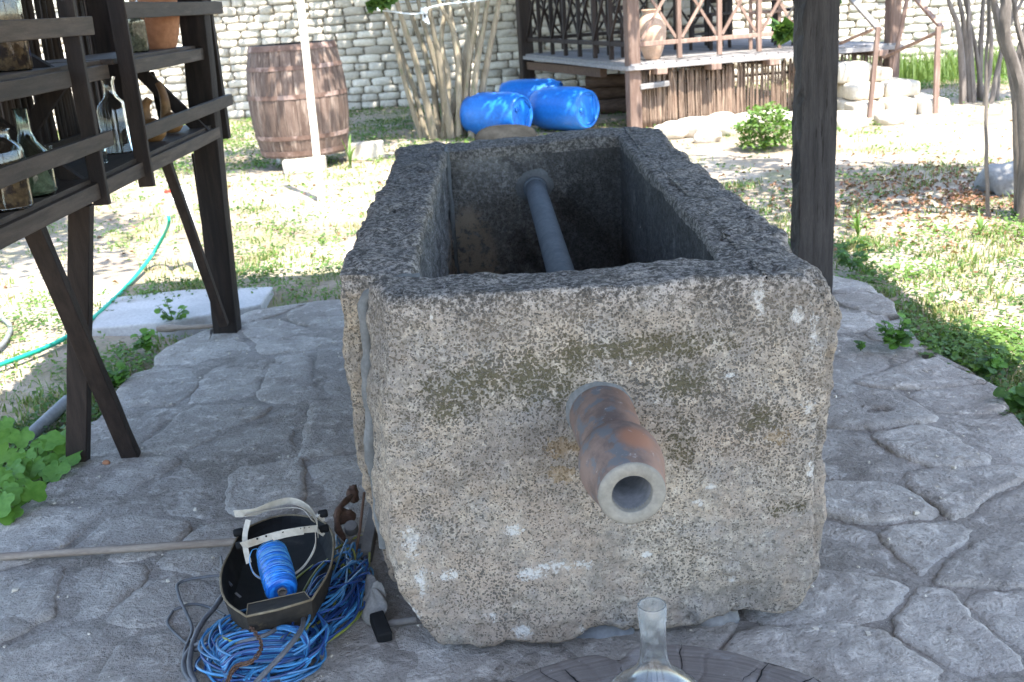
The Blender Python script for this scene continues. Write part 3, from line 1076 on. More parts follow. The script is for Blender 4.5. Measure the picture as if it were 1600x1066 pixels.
YN = 2.3
WY = 'wood_dark_y'
bm_('shelf', (-1.63, YN, 1.0875), (-1.63, 5.60, 1.0875), .40, .024, WY)
bm_('shelf_edge', (-1.42, YN, 1.056), (-1.42, 5.56, 1.056), .03, .056, WY)
bm_('shelf', (-1.64, YN, 1.4725), (-1.64, 3.76, 1.4725), .38, .022, WY)
bm_('shelf_edge', (-1.428, YN, 1.443), (-1.428, 3.74, 1.443), .028, .056, WY)
bm_('shelf', (-1.66, 3.77, 1.4700), (-1.66, 4.27, 1.4700), .34, .022, WY)
bm_('shelf_edge', (-1.475, 3.84, 1.438), (-1.475, 4.26, 1.438), .028, .052, WY)
bm_('shelf', (-1.64, 4.28, 1.4725), (-1.64, 5.60, 1.4725), .38, .022, WY)
bm_('shelf_edge', (-1.428, 4.34, 1.443), (-1.428, 5.54, 1.443), .028, .056, WY)
bm_('rail', (-1.385, YN, 1.222), (-1.385, 3.93, 1.222), .022, .052, WY)
bm_('rail', (-1.385, YN, 1.607), (-1.385, 3.93, 1.607), .022, .060, WY)
bm_('rail', (-1.385, 4.30, 1.196), (-1.385, 5.79, 1.196), .022, .056, WY)
bm_('rail', (-1.385, 4.30, 1.654), (-1.385, 5.86, 1.654), .022, .060, WY)
bm_('upright', (-1.408, 3.80, 1.005), (-1.408, 3.80, 2.10), .055, .024, up=(0, 1, 0))
bm_('upright', (-1.408, 4.31, .985), (-1.408, 4.31, 2.10), .062, .024, up=(0, 1, 0))
bm_('upright', (-1.415, 5.72, 1.005), (-1.415, 5.72, 2.10), .035, .05, 'wood_black', up=(0, 1, 0))
bm_('upright', (-1.86, 3.83, .98), (-1.86, 3.83, 2.10), .05, .06, 'wood_black', up=(0, 1, 0))
bm_('upright', (-1.86, 5.45, .98), (-1.86, 5.45, 2.10), .10, .05, 'wood_black', up=(0, 1, 0))
# end-frame braces
bm_('brace', (-1.80, 3.84, 1.66), (-1.46, 3.81, 1.425), .03, .055, 'wood_black')
bm_('brace', (-1.84, 3.84, 1.40), (-1.44, 3.81, 1.045), .03, .050, 'wood_black')
bm_('brace', (-1.50, 3.875, 1.43), (-1.82, 3.905, 1.10), .03, .055, 'wood_black')
bm_('brace', at(205, 98, y=5.40), at(325, 214, y=5.40), .03, .060, 'wood_black')
bm_('brace', at(236, 112, y=5.45), at(256, 200, y=5.45), .03, .02, 'wood_black')
# legs
bm_('leg', at(122, 722, z=.0), at(127, 318, x=-1.50), .078, .05, up=(0, 1, 0))
bm_('leg', at(206, 714, z=.0), at(50, 350, x=-1.60), .066, .045, up=(0, 1, 0))
bm_('leg', at(350, 508, y=5.44), at(251, 228, y=5.15), .046, .04, up=(0, 1, 0))
bm_('leg', at(301, 240, y=5.70), at(329, 430, y=5.70), .012, .02, 'wood_black', up=(0, 1, 0))
bm_('leg', (-1.66, 2.45, 0), (-1.52, 2.45, 1.04), .07, .05, up=(0, 1, 0))

# reed screen behind the shelves
SC = thing('reed_screen', 'dark screen of upright reeds hanging behind the shelves of the rack', 'screen', (-1.97, 4.6, 1.0))
rmesh = []
for k in range(5):
    m = MB()
    pts = [Vector((.006 * nz((0, 0, t * 3), 1, k * 7), .006 * nz((0, 0, t * 3), 1, k * 7 + 3), t * 1.0)) for t in np.linspace(0, 1, 8)]
    m.tube(pts, [.0135 * (1 - .2 * t) for t in np.linspace(0, 1, 8)], n=6)
    rmesh.append(m.mesh('reed', M['reed_dark'], True))
y = 3.0
i = 0
while y < 5.62:
    i += 1
    gap = random.random() < .24
    inst(random.choice(rmesh), 'reed', (-1.97 + random.uniform(-.012, .012), y, .97 + random.uniform(-.05, .03)), (random.uniform(-.035, .035), random.uniform(-.02, .02), random.uniform(0, 6)), (random.uniform(.8, 1.25), random.uniform(.8, 1.25), random.uniform(1.1, 1.25)), SC)
    y += random.uniform(.017, .024) + (.018 if gap else 0)
for zz in (1.12, 1.75):
    m = MB(); m.beam((-1.94, 2.9, zz), (-1.94, 5.65, zz), .02, .03); m.build('batten', M['wood_black'], SC)


# ------------------------------------------------------------------ jars and pots on the rack
def vessel(name, label, cat, loc, prof, gmat, wall=.003, n=36, fill=None, fmat=None, group=None, lid=None):
    t = thing(name, label, cat, loc, group)
    outer = [(r, h) for r, h in prof]
    inner = [(max(.001, r - wall), h + (wall if i == 0 else 0)) for i, (r, h) in enumerate(prof)]
    loop = [(.0005, prof[0][1])] + outer + inner[::-1] + [(.0005, prof[0][1] + wall)]
    m = MB(); m.lathe(loop, loc, (0, 0, 1), n)
    m.build('glass_body' if 'glass' in gmat else 'clay_body', M[gmat], t, smooth=True)
    if fill:
        fp = [(max(.001, r - wall * .6), h + .004) for r, h in prof if h <= fill]
        fp = [(.0005, fp[0][1])] + fp + [(fp[-1][0] * .6, fill + .004), (.0005, fill + .008)]
        m = MB(); m.lathe(fp, loc, (0, 0, 1), 24, jit=.02); m.build('contents', M[fmat], t, smooth=True)
    if lid:
        m = MB(); m.lathe(lid, loc, (0, 0, 1), 24); m.build('lid', M['wood_dark'], t, smooth=True)
    return t


ZL, ZM = 1.1005, 1.4845
def jarp(r, h, neck, nh=.03, sh=.035, base=.92):
    return [(r * base, 0), (r, .008), (r, h * .5), (r, h - sh - nh), (r * .93, h - sh * .6 - nh), (neck * 1.08, h - nh - .004), (neck, h - nh), (neck, h - .006), (neck * 1.10, h - .003), (neck * 1.08, h)]


vessel('glass_jar', 'big clear glass jar of walnuts at the left end of the lower shelf', 'jar', (-1.482, 3.235, ZL), jarp(.075, .235, .045), 'glass', fill=.15, fmat='seeds')
vessel('glass_jar', 'greenish glass jar of dry herbs beside the jar of walnuts', 'jar', (-1.490, 3.475, ZL), [(.055, 0), (.065, .012), (.066, .10), (.058, .135), (.030, .17), (.022, .20), (.021, .27), (.025, .275)], 'glass_green', fill=.09, fmat='seeds_green')
vessel('glass_carafe', 'clear square-shouldered glass bottle standing on the middle of the lower shelf', 'bottle', (-1.573, 4.545, ZL), [(.060, 0), (.064, .006), (.064, .175), (.058, .195), (.030, .222), (.024, .24), (.023, .285), (.031, .298), (.031, .305)], 'glass')
vessel('glass_jar', 'small clear jar in front of the clear square-shouldered bottle', 'jar', (-1.555, 4.23, ZL), jarp(.040, .11, .026, .02, .02), 'glass')
vessel('glass_jar', 'small clear jar half hidden behind the first front upright of the rack', 'jar', (-1.66, 4.02, ZL), jarp(.038, .10, .024, .02, .02), 'glass')
vessel('glass_jar', 'tall greenish jar of nuts at the left end of the upper shelf', 'jar', (-1.540, 3.60, ZM), jarp(.062, .33, .045), 'glass', fill=.22, fmat='seeds')
vessel('glass_jar', 'clear jar of dried herbs beside the clay pot on the upper shelf', 'jar', (-1.555, 4.92, ZM), jarp(.056, .24, .040), 'glass', fill=.14, fmat='seeds_green')
vessel('clay_pot', 'round bellied terracotta pot on the upper shelf', 'pot', (-1.565, 5.31, ZM), [(.070, 0), (.078, .01), (.098, .07), (.112, .15), (.110, .21), (.085, .27), (.055, .30), (.06, .33)], 'clay', wall=.008)


def gourd(label, c, s, neck, hole):
    t = thing('gourd', label, 'gourd', c, 'dried gourds on the lower shelf')
    m = MB()
    c = Vector(c)
    nk = [c + Vector(p) for p in neck]
    body = [(.001, 0), (.62 * s, .06 * s), (.95 * s, .45 * s), (1.0 * s, .8 * s), (.85 * s, 1.2 * s), (.5 * s, 1.55 * s), (.30 * s, 1.7 * s), (.001, 1.75 * s)]
    m.lathe(body, c, (0, 0, 1), 28)
    m.build('gourd_body', M['gourd'], t, smooth=True)
    m = MB(); pts = spline(nk, 6)
    m.tube(pts, [s * (.46 - .20 * i / len(pts)) for i in range(len(pts))], n=14)
    m.build('gourd_neck', M['gourd'], t, smooth=True)
    if hole:
        m = MB(); q = c + Vector((.06 * s, -.93 * s, .85 * s))
        m.lathe([(.001, 0), (.30 * s, .004), (.33 * s, -.02)], q, (.15, -1, .05), 20); m.build('hole', M['black'], t, smooth=True)
    return t


gourd('brown gourd with a round hole and a stubby neck on the lower shelf', (-1.53, 4.88, ZL), .060, [(-.015, 0, .06), (-.02, 0, .12), (-.012, 0, .16), (.008, 0, .185)], True)
gourd('brown gourd with a long upright neck nearest the canopy post', (-1.545, 5.22, ZL), .056, [(-.02, 0, .06), (-.012, 0, .13), (-.015, 0, .19), (-.03, 0, .235)], False)
# ------------------------------------------------------------------ back wall
WL = thing('brick_wall', 'long whitish wall of rough adobe bricks closing the yard', 'wall', (0, 18.5, 0))
m = MB(); m.box((2.0, 18.66, .92), (22.2, .26, 1.96)); m.build('mortar_core', M['wallcore'], WL)
bmv = []
for k in range(7):
    bm = bmesh.new()
    bmesh.ops.create_cube(bm, size=1)
    bmesh.ops.subdivide_edges(bm, edges=bm.edges, cuts=2, use_grid_fill=True)
    for v in bm.verts:
        p = v.co * 2
        q = Vector([math.copysign(abs(x) ** 1.0, x) for x in p])
        ln = (abs(q.x) ** 7 + abs(q.y) ** 7 + abs(q.z) ** 7) ** (1 / 7)
        q = q / max(ln, 1) * (1 + .20 * nz(q, 1.1, k * 11) + .08 * nz(q, 3.1, k * 5))
        v.co = Vector((q.x * .150, q.y * .07, q.z * .061))
    me = bpy.data.meshes.new('brick'); bm.to_mesh(me); bm.free()
    me.materials.append(M['brick']); me.polygons.foreach_set('use_smooth', [True] * len(me.polygons))
    bmv.append(me)
NB = 0
rest = MB()
tmpl = [([Vector(v.co) for v in me.vertices], [tuple(p.vertices) for p in me.polygons]) for me in bmv]
cand = []
for row in range(15):
    x = -8.4 + (row % 2) * .16
    while x < 12.5:
        w = random.uniform(.20, .42)
        cand.append((x + w / 2, .055 + row * .126 + .022 * nz((x, row * .37, 0), .7), w))
        x += w + .012
cand.sort(key=lambda c: abs(c[0] + 2.4))
for (x, z, w) in cand:
    k = random.randrange(7)
    sc = (w / .300, random.uniform(.9, 1.1), random.uniform(.90, 1.12))
    loc = Vector((x, 18.53 + random.uniform(-.012, .012), z))
    rot = (random.uniform(-.05, .05), random.uniform(-.03, .03) + (math.pi if random.random() < .5 else 0), random.uniform(-.03, .03))
    if NB < 299:
        inst(bmv[k], 'brick', loc, rot, sc, WL); NB += 1
    else:
        R_ = Euler(rot).to_matrix()
        rest.add([loc + R_ @ Vector((v.x * sc[0], v.y * sc[1], v.z * sc[2])) for v in tmpl[k][0]], tmpl[k][1])
o = rest.build('bricks', M['brick'], WL); o['kind'] = 'stuff'
o.data.polygons.foreach_set('use_smooth', [True] * len(o.data.polygons))
m = MB(); m.box((2.0, 18.62, 1.97), (22.2, .42, .09)); m.build('coping', M['wallcore'], WL, bevel=.02)

# ------------------------------------------------------------------ wine barrel
BC = Vector((-2.15, 12.05, .135))
BR = thing('wine_barrel', 'big old wooden barrel standing upright on blocks before the wall', 'barrel', BC)
bh = 1.15


def brad(t): return .455 + .075 * (1 - (2 * t - 1) ** 2)


NS = 26
for k in range(NS):
    a0 = 2 * math.pi * (k + .015) / NS; a1 = 2 * math.pi * (k + .985) / NS
    vs, fs = [], []
    J = 12
    for i in range(J + 1):
        t = i / J
        r = brad(t) + random.uniform(-.001, .001)
        for (a, dr) in ((a0, -.002), (a0 * .5 + a1 * .5, .004), (a1, -.002), (a1, -.03), (a0, -.03)):
            vs.append((BC.x + (r + dr) * math.cos(a), BC.y + (r + dr) * math.sin(a), BC.z + t * bh))
    for i in range(J):
        for j in range(5):
            a = i * 5 + j; b = i * 5 + (j + 1) % 5
            fs.append((a, b, b + 5, a + 5))
    fs.append((4, 3, 2, 1, 0)); e = J * 5; fs.append((e, e + 1, e + 2, e + 3, e + 4))
    m = MB(); m.add(vs, fs); m.build('stave', M['barrel'], BR)
for t, w in ((.02, .05), (.165, .045), (.535, .045), (.79, .045), (.96, .06)):
    m = MB(); r0 = brad(t) + .003; r1 = brad(t + w / bh) + .003
    m.lathe([(r0, t * bh), (r0 + .005, t * bh), (r1 + .005, t * bh + w), (r1, t * bh + w)], BC, (0, 0, 1), 52, closed=True)
    m.build('hoop', M['hoop'], BR, smooth=True)
m = MB(); m.lathe([(.001, bh - .035), (.43, bh - .035), (.43, bh - .06), (.001, bh - .06)], BC, (0, 0, 1), 40); m.build('head', M['barrel'], BR)
m = MB(); m.lathe([(.35, bh + .002), (.435, bh + .002), (.438, bh + .012), (.35, bh + .014)], BC, (0, 0, 1), 40, closed=True); m.build('rim_band', M['black_plastic'], BR)
for lab, c, s, rz in (('pale concrete block under the front of the big barrel', (-2.09, 11.62, .055), (.44, .30, .15), .1), ('pale concrete block lying to the right of the big barrel', (-1.52, 12.25, .08), (.36, .26, .19), -.35), ('pale concrete block under the far side of the big barrel', (-2.3, 12.42, .055), (.44, .3, .15), .3)):
    m = MB(); m.box((0, 0, 0), s, None, .012)
    o = m.build('concrete_block', M['block'], bevel=.02, origin=(0, 0, 0))
    o.location = c; o.rotation_euler = (0, 0, rz)
    tag(o, lab, 'block', 'blocks round the barrel')

# white pole
P0, P1 = at(503, 318, z=-.03), at(463, -60, y=9.65)
m = MB(); m.beam(P0, P1 + (P1 - P0) * .25, .062, .045, up=(0, 1, 0), seg=12, jit=.002)
o = m.build('white_pole', M['white_paint'], bevel=.004, origin=P0); tag(o, 'thin white pole stuck upright in the grass before the barrel', 'pole')


# ------------------------------------------------------------------ blue drums
def drum_mesh():
    L, R = .86, .29
    m = MB()
    prof = [(.001, .022), (.205, .022), (.215, .026), (.222, .004), (.235, 0), (.246, .006), (.256, .05), (.278, .12), (.288, .20), (.290, .30), (.290, .43), (.290, .56), (.288, .66), (.278, .74), (.256, .81), (.246, .854), (.235, .86), (.001, .86)]
    m.lathe(prof, (0, 0, 0), (0, 0, 1), 48)
    return m.mesh('drum_body', M['bluedrum'], True)


dm = drum_mesh(); sharp(dm, 60)
bung = MB(); bung.lathe([(.001, -.004), (.028, -.004), (.032, .0), (.032, .022)], (.13, .0, 0), (0, 0, 1), 20)
bung.beam((-.14, -.17, .014), (-.14, .17, .014), .01, .012); bung.beam((-.14, .17, .014), (.02, .19, .014), .01, .012); bung.beam((-.14, -.17, .014), (.02, -.19, .014), .01, .012)
bung = bung.mesh('moulded_end', M['bluedrum'], True)


def drum(label, capc, axis, roll):
    """capc centre of the near end, axis points out of that end"""
    t = thing('plastic_drum', label, 'drum', capc, 'blue plastic drums lying on the ground'); t.scale = (.92, .92, .92)
    q = (-Vector(axis)).to_track_quat('Z', 'Y') @ Quaternion((0, 0, 1), roll)
    t.rotation_mode = 'QUATERNION'; t.rotation_quaternion = q
    for me, n in ((dm, 'drum_body'), (bung, 'moulded_end')):
        o = bpy.data.objects.new(n, me); COL.objects.link(o); o.parent = t
    return t


drum('light blue plastic drum lying behind the stems of the shrub', (.30, 13.22, .262), (.80, -.60, .0), .6)
drum('blue plastic drum lying nearest the bright deck post', (1.10, 13.32, .262), (.72, -.69, .0), 0)
drum('blue plastic drum lying behind the other two drums', (.84, 14.35, .31), (.96, -.28, -.02), .3)
o = rock('grey_boulder', (.07, 12.75, .02), (.37, .32, .19), M['stone_shade'], amp=.03, seed=4); tag(o, 'smooth grey dome of stone showing just above the far rim of the trough', 'boulder')

# ------------------------------------------------------------------ raised deck
DA = Vector((1.66, 13.35, 0)); DX = Vector((3.30, .55, 0)); DXu = DX.normalized(); DYu = Vector((-DXu.y, DXu.x, 0))
DYu = (DYu + Vector((-.10, 0, 0))).normalized()
DW = 3.30; DD = 4.35; DZ = .74
DK = thing('raised_deck', 'brown timber deck with lattice railing and a reed skirt at the back of the yard', 'deck', (3.2, 15.3, 0))


def D(u, v, z): return DA + DXu * u + DYu * v + Vector((0, 0, z))


def dbeam(name, a, b, w, h, mat='wood_deck', up=(0, 0, 1), bev=.006, seg=4, parent=None):
    m = MB(); m.beam(a, b, w, h, up, seg, .002)
    return m.build(name, M[mat], parent if parent is not None else DK, bevel=bev)


nb = 24
for i in range(nb):
    u0 = -.06 + (DW + .16) * i / nb
    w = (DW + .16) / nb - .008
    dbeam('floor_board', D(u0 + w / 2, -.08, DZ + random.uniform(-.002, .002)), D(u0 + w / 2, DD, DZ), w, .04, 'wood_grey', bev=0, seg=1)
dbeam('edge_board', D(-.10, -.105, DZ - .03), D(DW + .14, -.105, DZ - .03), .045, .055, 'wood_grey')
dbeam('edge_board', D(-.085, -.08, DZ - .035), D(-.085, DD, DZ - .035), .04, .05, 'wood_grey')
for u in (.30, .98, 1.72, 2.50, 3.15):
    dbeam('joist', D(u, -.17, DZ - .085), D(u, DD, DZ - .085), .13, .075)
dbeam('edge_beam', D(.0, 1.0, DZ - .13), D(.0, DD, DZ - .16), .10, .12, 'wood_under')
# posts
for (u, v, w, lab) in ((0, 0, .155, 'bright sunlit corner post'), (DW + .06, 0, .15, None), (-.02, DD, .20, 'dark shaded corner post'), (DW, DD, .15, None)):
    o = dbeam('post', D(u, v, -.05), D(u, v, 2.75), w, w, 'wood_deck' if v == 0 else 'wood_dark', up=DYu, bev=.015, seg=10)  # rear posts take a darker wood that stands in for shade
    if lab: o['label'] = lab
# railing
def railing(o0, o1, n, mat, zt=1.05):
    a, b = Vector(o0), Vector(o1)
    d = b - a
    dbeam('rail', a + Vector((0, 0, .215)), b + Vector((0, 0, .215)), .045, .055, mat)
    dbeam('rail', a + Vector((0, 0, zt)), b + Vector((0, 0, zt)), .06, .06, mat)
    for i in range(1, n):
        p = a + d * (i / n)
        dbeam('baluster', p + Vector((0, 0, .02)), p + Vector((0, 0, zt)), .055, .05, mat, up=DYu)
    pn = d.normalized().cross(Vector((0, 0, 1)))
    for i in range(n):
        p, q = a + d * ((i + .06) / n), a + d * ((i + .94) / n)
        zz = (.26, .95)
        dbeam('lattice_brace', p + Vector((0, 0, zz[0])) + pn * .012, q + Vector((0, 0, zz[1])) + pn * .012, .028, .032, mat, bev=0, seg=1)
        dbeam('lattice_brace', p + Vector((0, 0, zz[1])) - pn * .022, q + Vector((0, 0, zz[0])) - pn * .022, .028, .032, mat, bev=0, seg=1)


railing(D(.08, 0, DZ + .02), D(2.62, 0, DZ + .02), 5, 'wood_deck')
railing(D(0, .10, DZ + .02), D(0, DD - .1, DZ + .02), 7, 'wood_dark')  # side and rear railings: shade put into the colour by darker wood
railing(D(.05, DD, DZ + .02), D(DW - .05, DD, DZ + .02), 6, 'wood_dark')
# deck roof, above the picture
dbeam('roof_beam', D(-.1, -.02, 2.82), D(DW + .3, -.02, 2.82), .12, .14, 'wood_dark')
dbeam('roof_beam', D(-.1, DD, 2.82), D(DW + .3, DD, 2.82), .12, .14, 'wood_dark')
m = MB(); m.add([D(-.3, .05, 2.92), D(DW + .4, .05, 2.92), D(DW + .4, DD + .5, 2.92), D(-.3, DD + .5, 2.92), D(-.3, .05, 2.98), D(DW + .4, .05, 2.98), D(DW + .4, DD + .5, 2.98), D(-.3, DD + .5, 2.98)],
                [(3, 2, 1, 0), (4, 5, 6, 7), (0, 1, 5, 4), (1, 2, 6, 5), (2, 3, 7, 6), (3, 0, 4, 7)])
m.build('roof', M['roof'], DK)
# reed skirt below the front edge
sk = []
for k in range(5):
    m = MB()
    pts = [Vector((.010 * nz((0, 0, t * 3), 1, k * 7 + 50), .006 * nz((0, 0, t * 3), 1, k * 7 + 3), t)) for t in np.linspace(0, 1, 7)]
    m.tube(pts, [.014 * (1 - .25 * t) for t in np.linspace(0, 1, 7)], n=6)
    sk.append(m.mesh('reed', M['reed'], True))
u = .10
while u < DW:
    inst(random.choice(sk), 'reed', D(u, .03 + random.uniform(-.01, .01), -.03), (random.uniform(-.02, .02), random.uniform(-.035, .035), random.uniform(0, 6)), (random.uniform(.75, 1.35), random.uniform(.75, 1.35), .70 + random.uniform(-.02, .0)), DK)
    u += random.uniform(.014, .030) + (.02 if u > 1.9 and random.random() < .25 else 0)
for z in (.12, .50): dbeam('skirt_rail', D(.1, .055, z), D(DW, .055, z), .02, .03, 'wood_dark', bev=0)
dbeam('skirt_block', D(.06, -.05, .48), D(.42, -.06, .50), .08, .06, 'wood_grey')

# logs stored below the deck
for i, (a, b, r, lab) in enumerate((((1.25, 15.3, .42), (3.2, 14.9, .44), .085, 'uppermost brown log stored under the deck'), ((1.15, 15.6, .26), (3.2, 15.1, .25), .10, 'thick brown log below the uppermost log under the deck'), ((1.3, 15.2, .10), (3.2, 14.7, .10), .10, 'lowest log on the ground under the deck'))):
    a, b = Vector(a), Vector(b)
    pts = [a.lerp(b, t) + Vector((0, 0, .03 * nz((t, i, 0), 3))) for t in np.linspace(0, 1, 12)]
    m = MB(); m.tube(pts, [r * (1 + .1 * nz((t, i, 5), 4)) for t in np.linspace(0, 1, 12)], n=12, jit=.04)
    o = m.build('log', M['wood_under'], smooth=True, origin=a); tag(o, lab, 'log', 'logs under the deck')

# big pale clay jar on the deck
PJ = D(.42, .42, DZ + .022)
m = MB(); m.lathe([(a_ * .82, b_ * .80) for a_, b_ in [(.001, 0), (.10, 0), (.12, .02), (.17, .15), (.215, .32), (.22, .45), (.19, .58), (.14, .66), (.12, .70), (.15, .74), (.145, .745), (.11, .70), (.001, .66)]], PJ, (0, 0, 1), 32)
o = m.build('clay_jar', M['clay_pale'], smooth=True, origin=PJ); tag(o, 'pale pinkish clay jar standing on the deck behind its bright post', 'jar')


def table(label, c, rz, w=1.0, d=.7, h=.74):
    t = thing('table', label, 'table', c)
    R_ = Matrix.Rotation(rz, 3, 'Z'); c = Vector(c)
    m = MB(); m.box(c + Vector((0, 0, h)), (w, d, .04), R_); m.build('table_top', M['wood_dark'], t, bevel=.005)
    for sx in (-1, 1):
        for sy in (-1, 1):
            p = c + R_ @ Vector((sx * (w / 2 - .06), sy * (d / 2 - .06), 0))
            m = MB(); m.beam(p, p + Vector((0, 0, h - .02)), .06, .06, up=(0, 1, 0)); m.build('leg', M['wood_dark'], t)
    return t


def chair(label, c, rz, mat='wood_dark'):
    t = thing('chair', label, 'chair', c, 'dark chairs on the deck')
    R_ = Matrix.Rotation(rz, 3, 'Z'); c = Vector(c)
    P = lambda x, y, z: c + R_ @ Vector((x, y, z))
    m = MB(); m.box(P(0, 0, .45), (.42, .42, .035), R_); m.build('seat', M[mat], t, bevel=.005)
    for sx in (-1, 1):
        m = MB(); m.beam(P(sx * .18, -.18, 0), P(sx * .18, -.18, .435), .04, .04, up=(0, 1, 0)); m.build('leg', M[mat], t)
        m = MB(); m.beam(P(sx * .18, .20, 0), P(sx * .18, .17, .45), .04, .04, up=(0, 1, 0)); m.beam(P(sx * .18, .17, .46), P(sx * .18, .25, .95), .04, .035, up=(0, 1, 0)); m.build('leg', M[mat], t)
        m = MB(); m.beam(P(sx * .18, -.18, .2), P(sx * .18, .19, .2), .025, .03); m.build('stretcher', M[mat], t)
    for z in (.62, .76, .90):
        m = MB(); m.beam(P(-.18, .19 + (z - .45) * .15, z), P(.18, .19 + (z - .45) * .15, z), .02, .06); m.build('back_slat', M[mat], t)
    return t


ZD = DZ + .024
table('dark wooden table standing in the middle of the deck', D(1.0, 2.4, ZD), .2, 1.1, .7)
table('second dark wooden table standing at the right half of the deck', D(2.5, 2.3, ZD), .15, .9, .7)
chair('dark chair at the left end of the middle table', D(.55, 1.5, ZD), .3)
chair('dark chair standing between the two tables on the deck', D(1.72, 1.6, ZD), -.9)
chair('reddish brown chair nearest the railing at the right table', D(2.15, .9, ZD), 2.9, 'wood_deck')
chair('dark chair standing at the right end of the deck', D(2.75, 1.2, ZD), 2.0)

# ------------------------------------------------------------------ stone steps and handrails
SS = thing('stone_steps', 'flight of pale rough stone steps climbing to the right end of the deck', 'steps', (4.9, 13.6, 0))
me_s = []
rs = random.Random(4)
for (x0, x1, y0, y1, z0, z1) in ((4.15, 5.30, 12.75, 14.1, -.05, .16), (4.20, 5.05, 13.05, 14.2, .16, .34), (4.25, 4.80, 13.3, 14.3, .34, .50), (3.70, 4.55, 13.35, 14.1, .34, .58)):
    nx = max(2, round((x1 - x0) / .42)); ny = max(2, round((y1 - y0) / .42))
    for i in range(nx):
        for j in range(ny):
            c = (x0 + (x1 - x0) * (i + .5) / nx, y0 + (y1 - y0) * (j + .5) / ny, (z0 + z1) / 2 + rs.uniform(-.012, .012))
            rock('step_stone', c, ((x1 - x0) / nx * .50, (y1 - y0) / ny * .50, (z1 - z0) * .54), M['stone_pale'], SS, .035, 3, rs.uniform(0, 99), None, 1.3, .38)
HR = thing('handrail', 'thin brown wooden handrails flanking the stone steps', 'handrail', (5.0, 13.2, 0))
def hb(name, a, b, w, mat='wood_deck'):
    m = MB(); m.beam(a, b, w, w, up=(0, 1, 0), seg=6, jit=.002); m.build(name, M[mat], HR, bevel=.004)
hb('rail_post', at(1358, 188, y=12.75), at(1372, 42, y=12.75), .05)
hb('rail_post', at(1462, 178, y=12.75), at(1466, 42, y=12.75), .055)
hb('rail_post', at(1395, 112, y=13.4), at(1421, -20, y=13.4), .045)
hb('top_rail', at(1375, 48, y=12.75), at(1310, -25, y=13.4), .06, 'wood_grey')
hb('top_rail', at(1472, 44, y=12.75), at(1415, -20, y=13.6), .05)
hb('cross_rail', at(1380, 90, y=13.6), at(1466, 50, y=12.78), .035)
hb('cross_rail', at(1312, 68, y=13.7), at(1364, 46, y=12.78), .03)

# border stones at the foot of the reed skirt
rs = random.Random(9)
x = 1.95
k = 0
spec = [(1048, 212, .19), (1085, 208, .22), (1128, 205, .24), (1168, 200, .20), (1205, 196, .20), (1238, 196, .18), (1105, 218, .14), (1325, 196, .20), (1390, 190, .16)]
nm = ['leftmost pale boulder at the foot of the reed skirt', 'second pale boulder from the left along the reed skirt', 'widest pale boulder in the row along the reed skirt', 'pale boulder left of the round bush', 'pale boulder half behind the round bush',
      'pale boulder between the round bush and the canopy post', 'small pale boulder in front of the widest boulder', 'pale boulder just right of the canopy post before the steps', 'pale boulder before the foot of the handrail post']
for (px, py, r), lb in zip(spec, nm):
    c = at(px, py, z=.02)
    o = rock('boulder', (c.x, c.y, r * .32), (r, r * .8, r * .60), M['stone_pale'], amp=.14, sub=3, seed=rs.uniform(0, 99)); tag(o, lb, 'boulder', 'pale boulders edging the deck')
c = at(1572, 300, z=0)
o = rock('boulder', (c.x + .1, c.y + .1, .05), (.26, .22, .15), M['stone_grey'], amp=.14, seed=31); tag(o, 'rounded grey boulder lying in the grass at the right', 'boulder')
# ------------------------------------------------------------------ plants
def leaf_mesh(name, P, size, mat, up=.5, aspect=.5, seed=1, curl=.25):
    """many small leaf-shaped faces at the points P"""
    r = np.random.default_rng(seed)
    P = np.asarray(P, dtype=float); n = len(P)
    s = (size if np.ndim(size) else np.full(n, size)) * r.uniform(.6, 1.3, n)
    nrm = r.normal(size=(n, 3)); nrm[:, 2] = np.abs(nrm[:, 2]) + up * 2
    nrm /= np.linalg.norm(nrm, axis=1)[:, None]
    t = r.normal(size=(n, 3)); t -= (t * nrm).sum(1)[:, None] * nrm; t /= np.linalg.norm(t, axis=1)[:, None]
    b = np.cross(nrm, t)
    S = s[:, None]
    a0 = P - t * S * .5
    a1 = P + b * S * aspect * .5 + nrm * S * curl * .4 - t * S * .08
    a2 = P + t * S * .5 - nrm * S * curl * .3
    a3 = P - b * S * aspect * .5 + nrm * S * curl * .4 - t * S * .08
    V = np.stack([a0, a1, a2, a3], 1).reshape(-1, 3)
    F = np.stack([np.arange(n) * 4, np.arange(n) * 4 + 1, np.arange(n) * 4 + 2, np.arange(n) * 4, np.arange(n) * 4 + 2, np.arange(n) * 4 + 3], 1).reshape(-1)
    return fast_mesh(name, V, F, 3, mat)


def fast_mesh(name, V, F, k, mat):
    me = bpy.data.meshes.new(name)
    me.vertices.add(len(V)); me.vertices.foreach_set('co', V.astype(np.float32).ravel())
    nf = len(F) // k
    me.loops.add(len(F)); me.loops.foreach_set('vertex_index', F.astype(np.int32))
    me.polygons.add(nf); me.polygons.foreach_set('loop_start', np.arange(nf, dtype=np.int32) * k)
    me.update(calc_edges=True)
    me.materials.append(mat)
    return me


